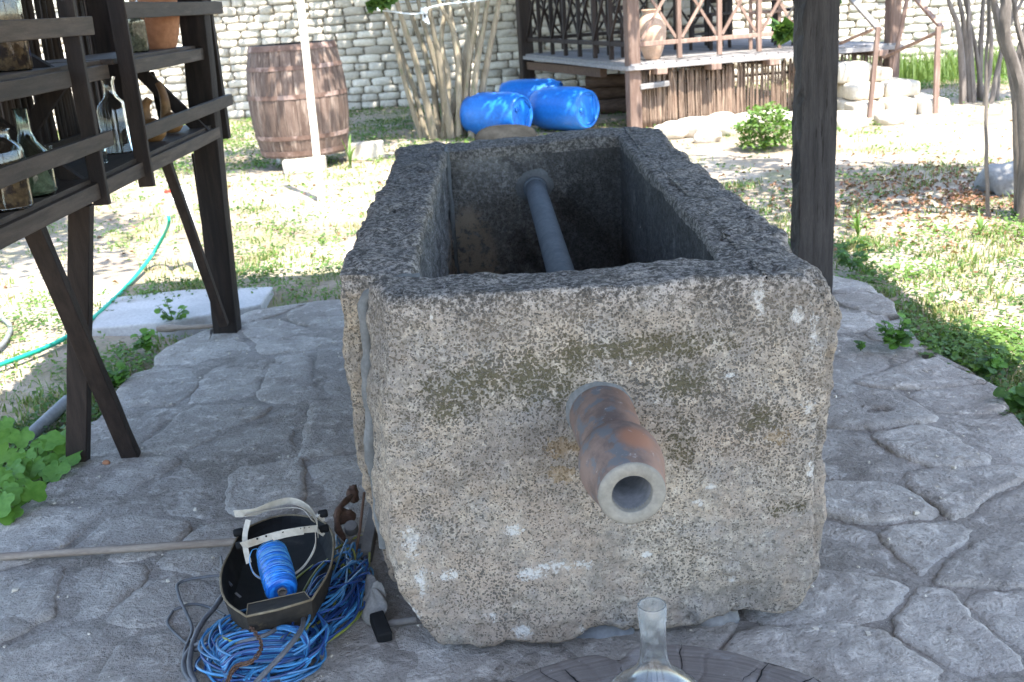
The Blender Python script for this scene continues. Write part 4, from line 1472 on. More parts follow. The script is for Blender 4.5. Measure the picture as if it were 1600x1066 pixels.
def blade_mesh(name, P, h, w, mat, seed=2, lean=.35):
    """grass blades: two-segment tapering strips"""
    r = np.random.default_rng(seed)
    P = np.asarray(P, dtype=float); n = len(P)
    hh = (h if np.ndim(h) else np.full(n, h)) * r.uniform(.5, 1.4, n)
    a = r.uniform(0, 2 * np.pi, n); ln = r.uniform(.05, 1, n) * lean
    d = np.stack([np.cos(a), np.sin(a), np.zeros(n)], 1); sd = np.stack([-np.sin(a), np.cos(a), np.zeros(n)], 1)
    z = np.array([0, 0, 1.0])
    W = w * r.uniform(.7, 1.4, n)[:, None]
    H = hh[:, None]; Lc = (hh * ln)[:, None]
    m = P + z * H * .55 + d * Lc * .35
    tip = P + z * H + d * Lc * 1.3
    V = np.stack([P - sd * W / 2, P + sd * W / 2, m + sd * W * .42, m - sd * W * .42, tip], 1).reshape(-1, 3)
    i = np.arange(n) * 5
    F = np.stack([i, i + 1, i + 2, i, i + 2, i + 3, i + 3, i + 2, i + 4], 1).reshape(-1)
    return fast_mesh(name, V, F, 3, mat)


def put(me, name, parent=None):
    o = bpy.data.objects.new(name, me); COL.objects.link(o)
    if parent is not None:
        o.parent = parent; o.location = -root_loc(parent)
    return o


def crown(t, c, rad, n, size, mat, seed, clumps=26, name='crown'):
    r = np.random.default_rng(seed)
    cc = r.normal(size=(clumps, 3)); cc /= np.linalg.norm(cc, axis=1)[:, None]; cc *= (r.uniform(.15, 1, (clumps, 1)) ** .5)
    k = r.integers(0, clumps, n)
    p = cc[k] + r.normal(size=(n, 3)) * .17
    p = p * np.array(rad) + np.array(c)
    return put(leaf_mesh(name, p, size, mat, .4, .62, seed), name, t)


def stem(t, pts, r0, r1, mat='bark', n=7, name='stem'):
    s = spline(pts, 7)
    m = MB(); k = len(s)
    s = [p + Vector((.008 * nz(p, 6, 1), .008 * nz(p, 6, 4), 0)) for p in s]
    m.tube(s, [(r0 + (r1 - r0) * i / k) * (1 + .22 * max(0, nz(p, 9, 3))) for i, p in enumerate(s)], n=n, jit=.05)
    return m.build(name, M[mat], t, smooth=True)


# the many-stemmed shrub
SH = thing('shrub_tree', 'shrub of many pale upright stems growing behind the trough', 'tree', (-.55, 13.7, 0))
shr = [((668, 220), (642, 125), (600, 12)), ((680, 218), (655, 115), (620, 2)), ((688, 216), (672, 112), (636, 0)), ((700, 214), (688, 130), (658, 20)), ((716, 208), (716, 110), (700, -5)), ((722, 205), (733, 100), (748, -5)),
       ((737, 216), (743, 120), (762, 0)), ((742, 214), (757, 120), (779, 5)), ((697, 212), (714, 145), (732, 60), (738, -5)), ((706, 216), (686, 95), (668, -5)), ((728, 212), (740, 150), (745, 70), (722, -5)), ((660, 214), (633, 130), (611, 40), (590, -10)),
       ((692, 208), (700, 130), (690, 60), (700, -8)), ((712, 215), (722, 150), (712, 60), (683, -5))]
for i, s in enumerate(shr):
    y0 = 13.45 + .5 * random.random()
    pts = []
    for j, (px, py) in enumerate(s):
        pts.append(at(px, py, y=y0 + .08 * j * (-1) ** i))
    pts[0].z = -.05
    e = pts[-1] + (pts[-1] - pts[-2]) * .9 + Vector((0, .3, .3))
    stem(SH, pts + [e], random.uniform(.036, .056), .014)
crown(SH, (-.6, 15.1, 3.9), (2.1, 3.0, 1.25), 13000, .17, M['leaf'], 5, 60)
p = at(590, 14, y=13.2); r = np.random.default_rng(8)
crown(SH, at(592, 2, y=13.2), (.16, .12, .13), 60, .17, M['leaf'], 8, 5, 'leaf_cluster')
stem(SH, [at(592, 2, y=13.2), at(585, -40, y=13.3), (-1.3, 14, 2.9)], .008, .015)
# string round the stems with a knot of white tape
m = MB()
sp = [at(590, 16, y=13.42), at(610, 18, y=13.3), at(650, 22, y=13.2), at(672, 12, y=13.2), at(700, 6, y=13.2), at(740, 2, y=13.3), at(766, -3, y=13.45), at(700, 0, y=14.1), at(600, 6, y=14.0), at(590, 16, y=13.42)]
m.tube(spline(sp, 6), .009, n=6)
q = at(662, 17, y=13.18)
for k in range(9): m.tube([q + Vector((random.uniform(-.05, .05), random.uniform(-.03, .02), random.uniform(-.03, .03))) for _ in range(3)], .017, n=6)
for k in range(3): m.beam(q, q + Vector((random.uniform(-.02, .05), 0, -.11 - .02 * k)), .025, .006, up=(0, 1, 0))
o = m.build('white_string', M['string'], smooth=True, origin=q); tag(o, 'white string and knotted tape tied round the stems of the shrub', 'string')

crown(SH, (1.05, 12.75, 3.5), (1.25, .95, .55), 3000, .13, M['leaf'], 61, 26)
crown(SH, (-1.8, 11.7, 3.5), (1.5, 1.2, .6), 2600, .13, M['leaf'], 62, 22)
# trees at the right
T2 = thing('shrub_tree', 'group of thin grey trunks standing against the bright wall at far right', 'tree', (5.95, 13.6, 0))
for s in (((1515, 152), (1508, 60), (1498, -5)), ((1522, 150), (1515, 60), (1512, -5)), ((1536, 155), (1525, 80), (1506, -5)), ((1539, 162), (1549, 75), (1543, -5)), ((1557, 160), (1564, 85), (1590, -5)), ((1530, 160), (1533, 60), (1537, -5)), ((1548, 158), (1570, 60), (1600, -5)), ((1506, 150), (1500, 60), (1480, -5))):
    y0 = 13.2 + .6 * random.random()
    pts = [at(px, py, y=y0) for px, py in s]; pts[0].z = -.05
    stem(T2, pts + [pts[-1] + (pts[-1] - pts[-2]) * 1.2], random.uniform(.03, .045), .014, 'bark_dark')
crown(T2, (6.2, 13.2, 3.9), (1.5, 1.5, 1.2), 4200, .16, M['leaf'], 15, 30)
T3 = thing('shrub_tree', 'leaning grey trunks at the right edge beside the rounded grey boulder', 'tree', (3.3, 7.0, 0))
for s, r0 in ((((1545, 335), (1541, 140), (1545, -5)), .013), (((1592, 372), (1586, 141), (1563, 56), (1552, -5)), .034), (((1600, 360), (1600, 180), (1572, 60), (1570, -5)), .045), (((1606, 330), (1596, 130), (1603, 60), (1620, -5)), .050), (((1600, 300), (1612, 150), (1590, 40), (1583, -5)), .022)):
    y0 = 6.9 + .25 * random.random()
    pts = [at(px, py, y=y0) for px, py in s]; pts[0].z = -.07
    stem(T3, pts + [pts[-1] + (pts[-1] - pts[-2]) * 1.2], r0, r0 * .5, 'bark_dark')
crown(T3, (3.9, 6.9, 3.5), (1.5, 1.25, .9), 2300, .14, M['leaf'], 25, 22)
crown(T3, (2.95, 8.3, 3.9), (.9, .9, .5), 750, .12, M['leaf'], 27, 12)
lc = at(1216, 55, y=8.0)
c_ = crown(T3, lc, (.10, .08, .10), 46, .14, M['leaf'], 33, 6, 'leaf_cluster')
stem(T3, [lc, lc + Vector((.15, 0, .25)), (2.9, 7.6, 2.6)], .005, .012, 'bark_dark', name='branch')
c_ = crown(T3, at(1305, 2, y=8.0), (.05, .05, .06), 18, .13, M['leaf'], 35, 3, 'leaf_cluster')
# trees whose shade reaches in from the left
T4 = thing('shade_tree', 'leafy tree beyond the left edge whose shade dapples the ground and the wall', 'tree', (-7.4, 9.5, 0))
stem(T4, [(-7.4, 9.5, -.05), (-7.3, 9.4, 1.4), (-6.7, 9.3, 2.8), (-5.6, 9.0, 3.8)], .13, .05, 'bark_dark', 10, 'trunk')
stem(T4, [(-6.9, 9.35, 2.4), (-6.4, 12, 3.3), (-4.8, 15, 3.9)], .07, .03, 'bark_dark', 8, 'limb')
crown(T4, (-4.9, 7.6, 3.8), (1.9, 1.9, .9), 3000, .15, M['leaf'], 45, 26)
crown(T4, (-3.0, 17.2, 4.1), (2.6, 1.1, 1.0), 900, .15, M['leaf'], 46, 26)
crown(T4, (-2.9, 6.7, 4.2), (1.3, 1.5, .7), 1500, .13, M['leaf'], 47, 20)

# round bush
c = at(1204, 236, z=0)
BU = thing('round_bush', 'low bright green round bush in front of the pale boulders', 'bush', (c.x, c.y + .15, 0))
r = np.random.default_rng(3)
p = r.normal(size=(1500, 3)); p /= np.linalg.norm(p, axis=1)[:, None]; p *= r.uniform(.35, 1, (1500, 1)) ** .4 * (1 + .30 * np.sin(p[:, :1] * 5 + 1) * np.cos(p[:, 1:2] * 6) + .22 * np.sin(p[:, 2:] * 9))
p = p * np.array([.27, .25, .21]) + np.array([c.x, c.y + .15, .19]); p = p[p[:, 2] > -.02]
put(leaf_mesh('foliage', p, .055, M['leaf_light'], .5, .6, 4), 'foliage', BU)
for k in range(7):
    a = random.uniform(0, 6.28)
    stem(BU, [(c.x, c.y + .15, -.04), (c.x + .08 * math.cos(a), c.y + .15 + .08 * math.sin(a), .14), (c.x + .17 * math.cos(a), c.y + .15 + .17 * math.sin(a), .33)], .007, .003, 'bark', 5)


# ------------------------------------------------------------------ ground cover
def dens(x, y):
    d = .30 + .55 * nz((x, y, 0), .9, 5) + .35 * nz((x, y, 0), 2.7, 8)
    if 1.3 < x < 6 and 9.2 < y < 13: d = .02 + .3 * smooth01(.1, .5, nz((x, y, 0), .9, 5))
    if x < -2.3 and 6.7 < y < 9.6: d *= .42
    if -2.8 < x < -.8 and 9.6 < y < 12: d = d * .6
    if 1.85 < x < 5.2 and 6.9 < y < 9.2: d = d * .75
    if 1.8 < x < 4.5 and 3.2 < y < 6.8: d += .22
    if 1.78 < x < 2.35 and 3.2 < y < 7.2: d += .38 * smooth01(2.4, 2.1, x)
    if -2.25 < x < -1.7 and 3.0 < y < 5.7: d += .55
    if -2.4 < x < 1.8 and 6.0 < y < 7.0: d += .35
    if x < -2.6 and 12 < y < 17.5: d += .45
    if -1.6 < x < .4 and 11.8 < y < 17: d += .12
    if x > 5.2 and y > 15.5: d += .7
    if y > 17.2: d += .4
    return d


def on_paving(x, y): return x_edge(y, -1) + .01 < x < x_edge(y, 1) - .01 and y < y_edge(x) - .01


sx = [p.x for p in sp_slab] if 'sp_slab' in globals() else None
pts_ivy, pts_gr, pts_dry, tall = [], [], [], []
rg = random.Random(77)
N = 0
for _ in range(60000):
    y = 2.4 + 15.9 * rg.random() ** 1.25
    hw = .50 * y + .8
    x = rg.uniform(-hw, hw + .2)
    if on_paving(x, y): continue
    if -2.42 < x < -1.40 and 5.72 < y < 6.42: continue
    d = dens(x, y)
    if rg.random() > d * .62: continue
    z = soil_z(x, y)
    if z < -.1: z = -.06
    k = rg.random()
    far = smooth01(6, 13, y)
    nl = 5 if far > .5 else 9
    rad = .05 + .05 * far
    tallz = .035 + .05 * max(0, d - .5)
    kind = nz((x, y, 0), 1.6, 30) + rg.uniform(-.35, .35)
    if kind > -.12:
        for _k in range(nl):
            pts_ivy.append((x + rg.gauss(0, rad), y + rg.gauss(0, rad), z + .008 + rg.random() * tallz, .026 + .018 * far + .02 * max(0, d - .6)))
    else:
        for _k in range(nl + 2):
            q = (x + rg.gauss(0, rad * .8), y + rg.gauss(0, rad * .8), z - .003)
            (pts_dry if rg.random() < .5 else pts_gr).append(q)
    N += 1
A = np.array(pts_ivy)
print('ground cover clumps', N, len(pts_ivy), len(pts_gr))
half = np.array([nz((a[0], a[1], 0), 1.2, 60) > .02 for a in A])
# strips of fresh weeds stay on their own ground
o = put(leaf_mesh('ground_cover', A[half][:, :3], A[half][:, 3], M['leaf'], 1.0, .75, 5), 'ground_cover'); stuff(o, 'low dark green creeping weeds covering the soil of the yard', 'weeds')
o = put(leaf_mesh('ground_cover', A[~half][:, :3], A[~half][:, 3], M['leaf_light'], 1.0, .75, 6), 'ground_cover'); stuff(o, 'low light green creeping weeds spread over the sunny soil', 'weeds')
o = put(blade_mesh('grass', pts_gr, .050, .0075, M['grass'], 7, 1.0), 'grass'); stuff(o, 'short green grass growing in tufts over the yard', 'grass')
o = put(blade_mesh('dry_grass', pts_dry, .042, .007, M['grass_dry'], 8, 1.4), 'dry_grass'); stuff(o, 'short yellowed grass mixed among the green tufts', 'grass')
# taller grass along the far wall at the right
r = np.random.default_rng(12)
P = np.stack([r.uniform(5.0, 9.5, 2600), r.uniform(16.2, 18.2, 2600), np.zeros(2600)], 1)
o = put(blade_mesh('tall_grass', P, .34, .016, M['grass'], 9, .6), 'tall_grass'); stuff(o, 'tall green grass growing at the foot of the bright wall', 'grass')
# dead leaves
L = []
for _ in range(2600):
    if rg.random() < .72: x, y = rg.gauss(3.3, .75), rg.gauss(7.9, .75)
    else: x, y = rg.uniform(-5, 6), rg.uniform(3, 14)
    if on_paving(x, y) and rg.random() > .0: continue
    L.append((x, y, max(soil_z(x, y), -.07) + .008 + rg.random() * .012))
o = put(leaf_mesh('leaf_litter', L, .045, M['litter'], 1.2, .6, 10, .6), 'leaf_litter'); stuff(o, 'brown dead leaves strewn on the soil between the weeds', 'leaf litter')
# little bits of debris and pebbles lying on the paving
m = MB()
for _ in range(420):
    x, y = rg.uniform(-1.7, 1.8), rg.uniform(2.25, 5.8)
    if not on_paving(x, y): continue
    s = rg.uniform(.0015, .005) * (1.6 if rg.random() < .08 else 1)
    z = cell_base(x, y) + .014
    m.box((x, y, z), (s * 2, s * 1.4, s), Matrix.Rotation(rg.uniform(0, 3), 3, 'Z'), s * .3)
o = m.build('grit', M['stone_pale']); stuff(o, 'small pale grit scattered over the grey paving', 'grit')
m = MB()
for _ in range(90):
    x, y = rg.uniform(-1.7, 1.8), rg.uniform(2.25, 5.8)
    if not on_paving(x, y): continue
    a = rg.uniform(0, 3.14); l = rg.uniform(.008, .03)
    z = cell_base(x, y) + .016
    m.beam((x, y, z), (x + l * math.cos(a), y + l * math.sin(a), z + rg.uniform(-.001, .004)), .002, .0012)
o = m.build('twig_litter', M['pole_wood']); stuff(o, 'bits of straw and twig scattered over the grey paving', 'litter')


# ------------------------------------------------------------------ single plants
def lobed_leaf(m, c, nrm, tip, s, lobes=5, droop=.2):
    """a broad lobed leaf with a folded midrib"""
    nrm = nrm.normalized(); t = (tip - nrm * tip.dot(nrm)).normalized(); b = nrm.cross(t)
    out = []
    K = 20
    for i in range(K):
        a = 2 * math.pi * i / K
        rr = .62 + .20 * math.cos(a) + .13 * abs(math.cos(lobes * a / 2)) ** .7 + .05 * math.cos(15 * a)
        if abs(a - math.pi) < .35: rr *= .55
        x, y = math.cos(a) * rr, math.sin(a) * rr * .92
        z = .16 * abs(y) - droop * (x * x + y * y) * .6 + .035 * math.cos(9 * a)
        out.append(c + (t * (x + .35) + b * y + nrm * z) * s)
    mid = []
    for i in range(K):
        mid.append((out[i] + (c + t * .35 * s)) / 2 + nrm * .025 * s * math.cos(5 * 2 * math.pi * i / K))
    vs = out + mid + [c + t * .35 * s]
    fs = [(i, (i + 1) % K, K + (i + 1) % K, K + i) for i in range(K)] + [(K + i, K + (i + 1) % K, 2 * K) for i in range(K)]
    m.add(vs, fs)


M['broad'] = leaf_mat('broad_leaf_surface', (.075, .19, .022), (.125, .26, .04), .35)
BP = thing('leafy_plant', 'bright green plant of broad lobed leaves at the left edge of the paving', 'plant', (-1.93, 3.8, -.06))
rg2 = random.Random(21)
nleaf = 0
for i in range(64):
    px = rg2.uniform(-30, 104); py = rg2.uniform(655, 800)
    lim = 830 - px * 1.15
    if py > lim or (px > 60 and py < 668): continue
    h = rg2.uniform(.0, .10)
    c = at(px, py, z=h)
    if c.x > -1.70: continue
    nrm = Vector((rg2.uniform(-.35, .55), -.45 + rg2.uniform(-.35, .3), 1.0))
    tip = Vector((rg2.uniform(-.3, 1), rg2.uniform(-1.2, .1), -.1))
    m = MB(); lobed_leaf(m, c, nrm, tip, rg2.uniform(.050, .078))
    m.build('leaf', M['broad'], BP, smooth=True)
    m = MB(); m.tube(spline([c, c + Vector((rg2.uniform(-.03, .03), .03, -h * .5 - .01)), Vector((c.x * .5 - .96, c.y + .05, -.06))], 4), .0022, n=5); m.build('leaf_stalk', M['grass'], BP, smooth=True)


def weed(label, c, n, s, h, seed, cat='plant', name='weed'):
    r = random.Random(seed)
    t = thing(name, label, cat, c)
    c = Vector(c)
    for k in range(n):
        a = r.uniform(0, 6.28); l = r.uniform(.3, 1) * h
        e = c + Vector((math.cos(a) * l * .7, math.sin(a) * l * .7, r.uniform(.35, 1) * h))
        m = MB()
        m.tube([c, (c + e) / 2 + Vector((0, 0, h * .1)), e], .0018, n=5)
        for q in range(4):
            f = .45 + .55 * q / 3
            pq = c.lerp(e, f)
            lobed_leaf(m, pq, Vector((r.uniform(-.5, .5), r.uniform(-.6, .3), 1)), Vector((r.uniform(-1, 1), r.uniform(-1, 1), .1)), s * r.uniform(.6, 1.1), 3)
        m.build('sprig', M['leaf'] if r.random() < .5 else M['broad'], t, smooth=True)
    return t


weed('small leafy weed growing at the near edge of the pale concrete slab', at(272, 505, z=-.02), 9, .030, .14, 5)
weed('dark green weed rooted in a gap of the paving at the right', at(1400, 545, z=.0), 22, .030, .13, 6)
weed('tiny weed sprouting in the paving left of the larger gap weed', at(1345, 548, z=.0), 4, .018, .05, 7)
weed('bushy weed at the foot of the weathered post', at(1330, 425, z=-.03), 14, .035, .16, 8)
weed('light green leafy weed against the right edge of the paving', at(1545, 585, z=-.03), 14, .036, .10, 9)
weed('leafy weed at the very right edge of the picture beside the paving', at(1592, 640, z=-.04), 16, .042, .11, 10)
0 and weed('leafy weed halfway along the right edge of the paving', at(1440, 500, z=-.03), 18, .038, .12, 11)
weed('leafy weed between the two crossed legs and the left paving edge', at(175, 610, z=-.03), 18, .036, .12, 12)
weed('leafy weed by the wooden stick near the canopy post', at(225, 545, z=-.03), 14, .032, .10, 13)


def bladed(label, c, n, h, w, seed, cat='plant', mat='leaf_light'):
    r = random.Random(seed); t = thing('bladed_plant', label, cat, c); c = Vector(c)
    for k in range(n):
        a = r.uniform(0, 6.28); l = r.uniform(.6, 1.1) * h; b = r.uniform(.1, .5) * h
        d = Vector((math.cos(a), math.sin(a), 0)); sd = Vector((-d.y, d.x, 0))
        vs, fs = [], []
        for i in range(8):
            f = i / 7
            p = c + d * (b * f * f * 1.6) + Vector((0, 0, l * (f - .35 * f ** 3 * (b / h) * 2)))
            ww = w * (1 - f) ** .6 * (.6 + .8 * f) + .001
            vs += [p - sd * ww, p - Vector((0, 0, ww * .35)), p + sd * ww]
        for i in range(7):
            for j in range(2): fs.append((i * 3 + j, i * 3 + j + 1, i * 3 + j + 4, i * 3 + j + 3))
        m = MB(); m.add(vs, fs); m.build('blade', M[mat], t, smooth=True)
    return t


bladed('lone seedling with long pale blades in front of the big barrel', at(548, 264, z=-.02), 5, .40, .020, 3)
bladed('tuft of sword-shaped leaves under the trees at the right', at(1531, 372, z=-.03), 8, .22, .010, 4)
bladed('upright grassy tuft just right of the weathered post', at(1340, 372, z=-.03), 9, .20, .009, 5)
# ------------------------------------------------------------------ things round the foot of the trough
def tagrock(px, py, z, size, mat, label, seed, amp=.13, group=None, dy=0):
    c = at(px, py, z=z); o = rock('support_stone', (c.x, c.y + dy, z), size, M[mat], amp=amp, seed=seed, sub=4)
    return tag(o, label, 'stone', group)


tagrock(775, 1018, -.005, (.06, .05, .040), 'stone_blue', 'small blue-grey stone wedged under the left front corner of the trough', 3, dy=.09)
tagrock(945, 1002, .012, (.085, .06, .042), 'stone_blue', 'smooth blue-grey stone wedged under the middle of the trough front', 14, dy=.09)
tagrock(1125, 985, .004, (.07, .07, .048), 'stone_grey', 'pale grey wedge stone under the right front corner of the trough', 29, dy=.10)
for (c, s_, w) in (((.5, 4.9, .01), (.16, .12, .06), 'far right corner'), ((-.2, 4.8, .01), (.14, .12, .06), 'far left corner'), ((-.2, 3.0, .01), (.12, .16, .05), 'left side'), ((.6, 3.3, .01), (.10, .16, .05), 'right side')):
    o = rock('support_stone', c, s_, M['stone_grey'], amp=.1, seed=c[0] * 9); tag(o, 'grey stone block hidden in shadow beneath the %s of the trough' % w, 'stone', 'stones under the trough')

# ---- cracked tree stump
SX, SY, SZ = .240, 1.765, .150
ST = thing('tree_stump', 'sawn round of grey cracked wood lying in front of the trough', 'stump', (SX, SY, 0))
rg = random.Random(5)
cracks = []
for k in range(40):
    a = 2 * math.pi * k / 40 + rg.uniform(-.07, .07)
    cracks.append((a, rg.uniform(.35, .86), rg.choice((.0014, .0018, .0024, .0045)), rg.uniform(0, 9)))
NA, NRr = 420, 46


def srad(a):
    r = .415 + .045 * math.cos(a) ** 2 + .014 * nz((math.cos(a), math.sin(a), 0), 2.2, 3) + .006 * nz((math.cos(a), math.sin(a), 0), 7, 3)
    d = (a - 1.70 + math.pi) % (2 * math.pi) - math.pi
    return r - .045 * math.exp(-(d / .075) ** 2)


vs, fs = [], []
for i in range(NRr + 1):
    f = (i / NRr) ** .85
    for j in range(NA):
        a = 2 * math.pi * j / NA
        r = srad(a) * f
        x, y = r * math.cos(a), r * math.sin(a)
        z = SZ - .007 * max(0, (f - .93) / .07) ** 2 + .0022 * nz((x, y, 0), 9, 2) + .0012 * nz((x * 1, y, 0), 40, 4) + .0008 * math.sin(r * 420)
        for (ca, cr, cw, cs) in cracks:
            d = (a + .05 * nz((f * 3, cs, 0), 2.0) - ca + math.pi) % (2 * math.pi) - math.pi
            if abs(d) < .05 and f > cr * .98 - .2:
                ww = cw * (1.25 if f > cr else 1.0) * smooth01(cr - .2, cr + .12, f) * (1 + .5 * nz((f * 9, cs, 0), 1))
                q = abs(d) * r
                if q < ww * 2: z -= .003 * (1 - q / ww / 2) * smooth01(cr - .2, cr, f)
        vs.append((SX + x, SY + y, z))
for i in range(NRr):
    for j in range(NA):
        a = i * NA + j; b = i * NA + (j + 1) % NA
        fs.append((a, b, b + NA, a + NA))
me = bpy.data.meshes.new('sawn_face'); me.from_pydata([(v[0] - SX, v[1] - SY, v[2]) for v in vs], [], fs)
me.materials.append(M['stump']); me.polygons.foreach_set('use_smooth', [True] * len(fs))
o = bpy.data.objects.new('sawn_face', me); COL.objects.link(o); o.parent = ST
# radial drying cracks, each a jagged black tube standing in for the shade inside
for (ca, cr, cw, cs) in cracks:
    mb = MB(); pts = []
    f1 = .985 if rg.random() < .6 else rg.uniform(cr + .1, .95)
    K = 16
    for f in np.linspace(cr - .05, f1, K):
        a = ca - .05 * nz((f * 3, cs, 0), 2.0) + .012 * nz((f * 14, cs, 3), 2.0)
        r = srad(a) * f
        pts.append((SX + r * math.cos(a), SY + r * math.sin(a), SZ + .0022 * nz((r * math.cos(a), r * math.sin(a), 0), 9, 2) - .0004))
    mb.tube(pts, [cw * .42 * min(1, (i + 1) / 7, (K - i) / 3) * rg.uniform(.5, 1.2) + .0002 for i in range(K)], n=4, flat=.5)
    mb.build('crack', M['black'], ST)
mb = MB()
vs, fs = [], []
for i in range(10):
    t = i / 9
    for j in range(160):
        a = 2 * math.pi * j / 160
        r = srad(a) + .004 * math.sin(a * 47) * (1 if 0 < i else 0) + .010 * t
        vs.append((SX + r * math.cos(a), SY + r * math.sin(a), (SZ - .007) * (1 - t) - .03 * t))
for i in range(9):
    for j in range(160):
        a = i * 160 + j; b = i * 160 + (j + 1) % 160
        fs.append((a, b, b + 160, a + 160))
mb.add(vs, fs); mb.build('bark', M['bark_dark'], ST, smooth=True)

# ---- glass bottle on the stump
BX, BY, BZ = .235, 1.86, SZ + .002
vessel_prof = [(.060, 0), (.088, .006), (.104, .03), (.110, .055), (.106, .080), (.092, .103), (.070, .124), (.048, .142), (.034, .160), (.028, .180), (.0262, .200), (.0260, .245), (.0272, .262), (.0285, .268), (.0290, .296), (.0280, .300)]
BT = vessel('glass_bottle', 'clear round-bellied glass bottle with a cloudy open neck on the cracked stump', 'bottle', (BX, BY, BZ), vessel_prof, 'glass_cloudy', wall=.0028, n=64)

# ---- welding mask lying face down, open side up
MK = thing('welding_mask', 'black welding mask lying upturned with its whitish head straps on top', 'mask', (-.70, 2.7, 0))
rimpx = [(345, 898, .15), (352, 938, .155), (385, 964, .16), (436, 953, .165), (487, 938, .165), (516, 888, .15), (520, 838, .12), (498, 812, .09), (440, 806, .07), (382, 828, .09), (360, 862, .13)]
rim = [at(a, b, z=z) for a, b, z in rimpx]
cen = sum(rim, Vector()) / len(rim)
lowc = Vector((cen.x, cen.y, .045))
rim = [rim[0], rim[1], rim[2], rim[3], rim[4], rim[5], rim[6], rim[7], rim[8], rim[9], rim[10]]
vs = []
levels = [(1.0, 0), (.985, .25), (.95, .55), (.86, .85), (.6, 1.0), (.0, 1.02)]
n = len(rim)
R2 = []
for i in range(n):
    a, b = rim[i], rim[(i + 1) % n]
    R2 += ([a, a.lerp(b, .5)] if i in (2, 3) else spline([rim[i - 1] if i not in (4,) else a * 1.6 - b * .6, a, b, rim[(i + 2) % n] if i != 1 else b * 1.6 - a * .6], 4)[4:8])
n = len(R2)
def shell(off, zoff):
    out = []
    for (k, t) in levels:
        for p in R2:
            q = Vector((lowc.x + (p.x - lowc.x) * k, lowc.y + (p.y - lowc.y) * k, p.z + (lowc.z - p.z) * t))
            d = Vector((q.x - lowc.x, q.y - lowc.y, 0))
            if d.length > 1e-4: q += d.normalized() * off
            q.z += zoff * t
            out.append(q)
    return out
for nm_, off, zo, mt in (('mask_shell', .0, .0, 'mask_out'), ('mask_inside', -.004, .004, 'black_plastic')):
    v = shell(off, zo); f = []
    for i in range(len(levels) - 1):
        for j in range(n):
            a = i * n + j; b = i * n + (j + 1) % n
            f.append((a, b, b + n, a + n))
    m = MB(); m.add(v, f); m.build(nm_, M[mt], MK)
m = MB(); m.tube([p + Vector((0, 0, .001)) for p in R2] + [R2[0] + Vector((0, 0, .001))], .0032, n=6); m.build('rim_edging', M['mask_edge'], MK, smooth=True)
# riveted fold of the chin piece
c0, c1 = at(385, 964, z=.16), at(487, 938, z=.165)
m = MB(); 
a0, a1 = at(380, 945, z=.150), at(470, 925, z=.150)
m.add([c0, c1, a1 + Vector((.01, -.002, 0)), a0 + Vector((.012, .0, 0))], [(0, 1, 2, 3)])
m.add([p + Vector((0, 0, -.003)) for p in (c0, c1, a1 + Vector((.01, -.002, 0)), a0 + Vector((.012, .0, 0)))], [(3, 2, 1, 0)])
m.build('chin_fold', M['mask_out'], MK)
m = MB()
m.tube([a0 + Vector((.012, 0, .001)), a1 + Vector((.01, -.002, .001))], .0016, n=5); m.tube([c0, a0 + Vector((.012, 0, .001))], .0016, n=5); m.tube([c1, a1 + Vector((.01, -.002, .001))], .0016, n=5)
m.build('chin_edging', M['mask_edge'], MK, smooth=True)
# light label patch inside
m = MB(); q = at(372, 930, z=.125); m.box(q, (.030, .006, .002), Matrix.Rotation(-.9, 3, 'Z')); m.build('worn_mark', M['iron_grey'], MK)


def band(name, pts, w, th, mat, parent, wdir=None, n=7):
    """a flat strap: width along wdir"""
    s = spline(pts, n); vs, fs = [], []
    for i, p in enumerate(s):
        t = (s[min(i + 1, len(s) - 1)] - s[max(i - 1, 0)]).normalized()
        wd = Vector(wdir) if wdir is not None else Vector((0, 0, 1))
        wd = (wd - t * wd.dot(t)).normalized(); nn = t.cross(wd)
        for a, b in ((-1, -1), (1, -1), (1, 1), (-1, 1)): vs.append(p + wd * a * w / 2 + nn * b * th / 2)
    k = len(s)
    for i in range(k - 1):
        for j in range(4):
            a = i * 4 + j; b = i * 4 + (j + 1) % 4
            fs.append((a, b, b + 4, a + 4))
    fs += [(3, 2, 1, 0), ((k - 1) * 4, (k - 1) * 4 + 1, (k - 1) * 4 + 2, (k - 1) * 4 + 3)]
    m = MB(); m.add(vs, fs)
    return m.build(name, M[mat], parent, bevel=.0008)


W = (0, .5, .87)
# wide sweeping crown band
band('crown_band', [at(366, 803, y=2.80), at(398, 800, y=2.80), at(425, 789, y=2.83), at(455, 783, y=2.86), at(480, 793, y=2.84), at(494, 812, y=2.80), at(497, 838, y=2.76)], .026, .0022, 'strap', MK, (.1, -.25, 1))
band('crown_band', [at(381, 806, y=2.78), at(430, 796, y=2.82), at(470, 795, y=2.83), at(490, 815, y=2.79)], .016, .0022, 'strap', MK, (.0, -.9, .5))
# brow strap with adjusting holes
bp = [at(378, 853, y=2.72), at(400, 846, y=2.69), at(425, 838, y=2.68), at(450, 832, y=2.68), at(475, 828, y=2.69), at(495, 826, y=2.71)]
band('brow_strap', bp, .022, .0020, 'strap', MK, (.05, -.2, 1))
band('brow_strap_end', [p + Vector((0, -.004, 0)) for p in bp[2:5]], .026, .0025, 'strap', MK, (.05, -.2, 1))
m = MB()
for i, (px, py) in enumerate(((402, 842), (416, 838), (442, 831), (470, 826), (476, 825), (483, 824))):
    q = at(px, py, y=2.673); big = i < 3
    m.lathe([(.0001, 0), (.0030 if big else .0016, 0), (.0030 if big else .0016, .001)], q, (0, -1, .3), 12)
m.build('strap_hole', M['black'], MK)
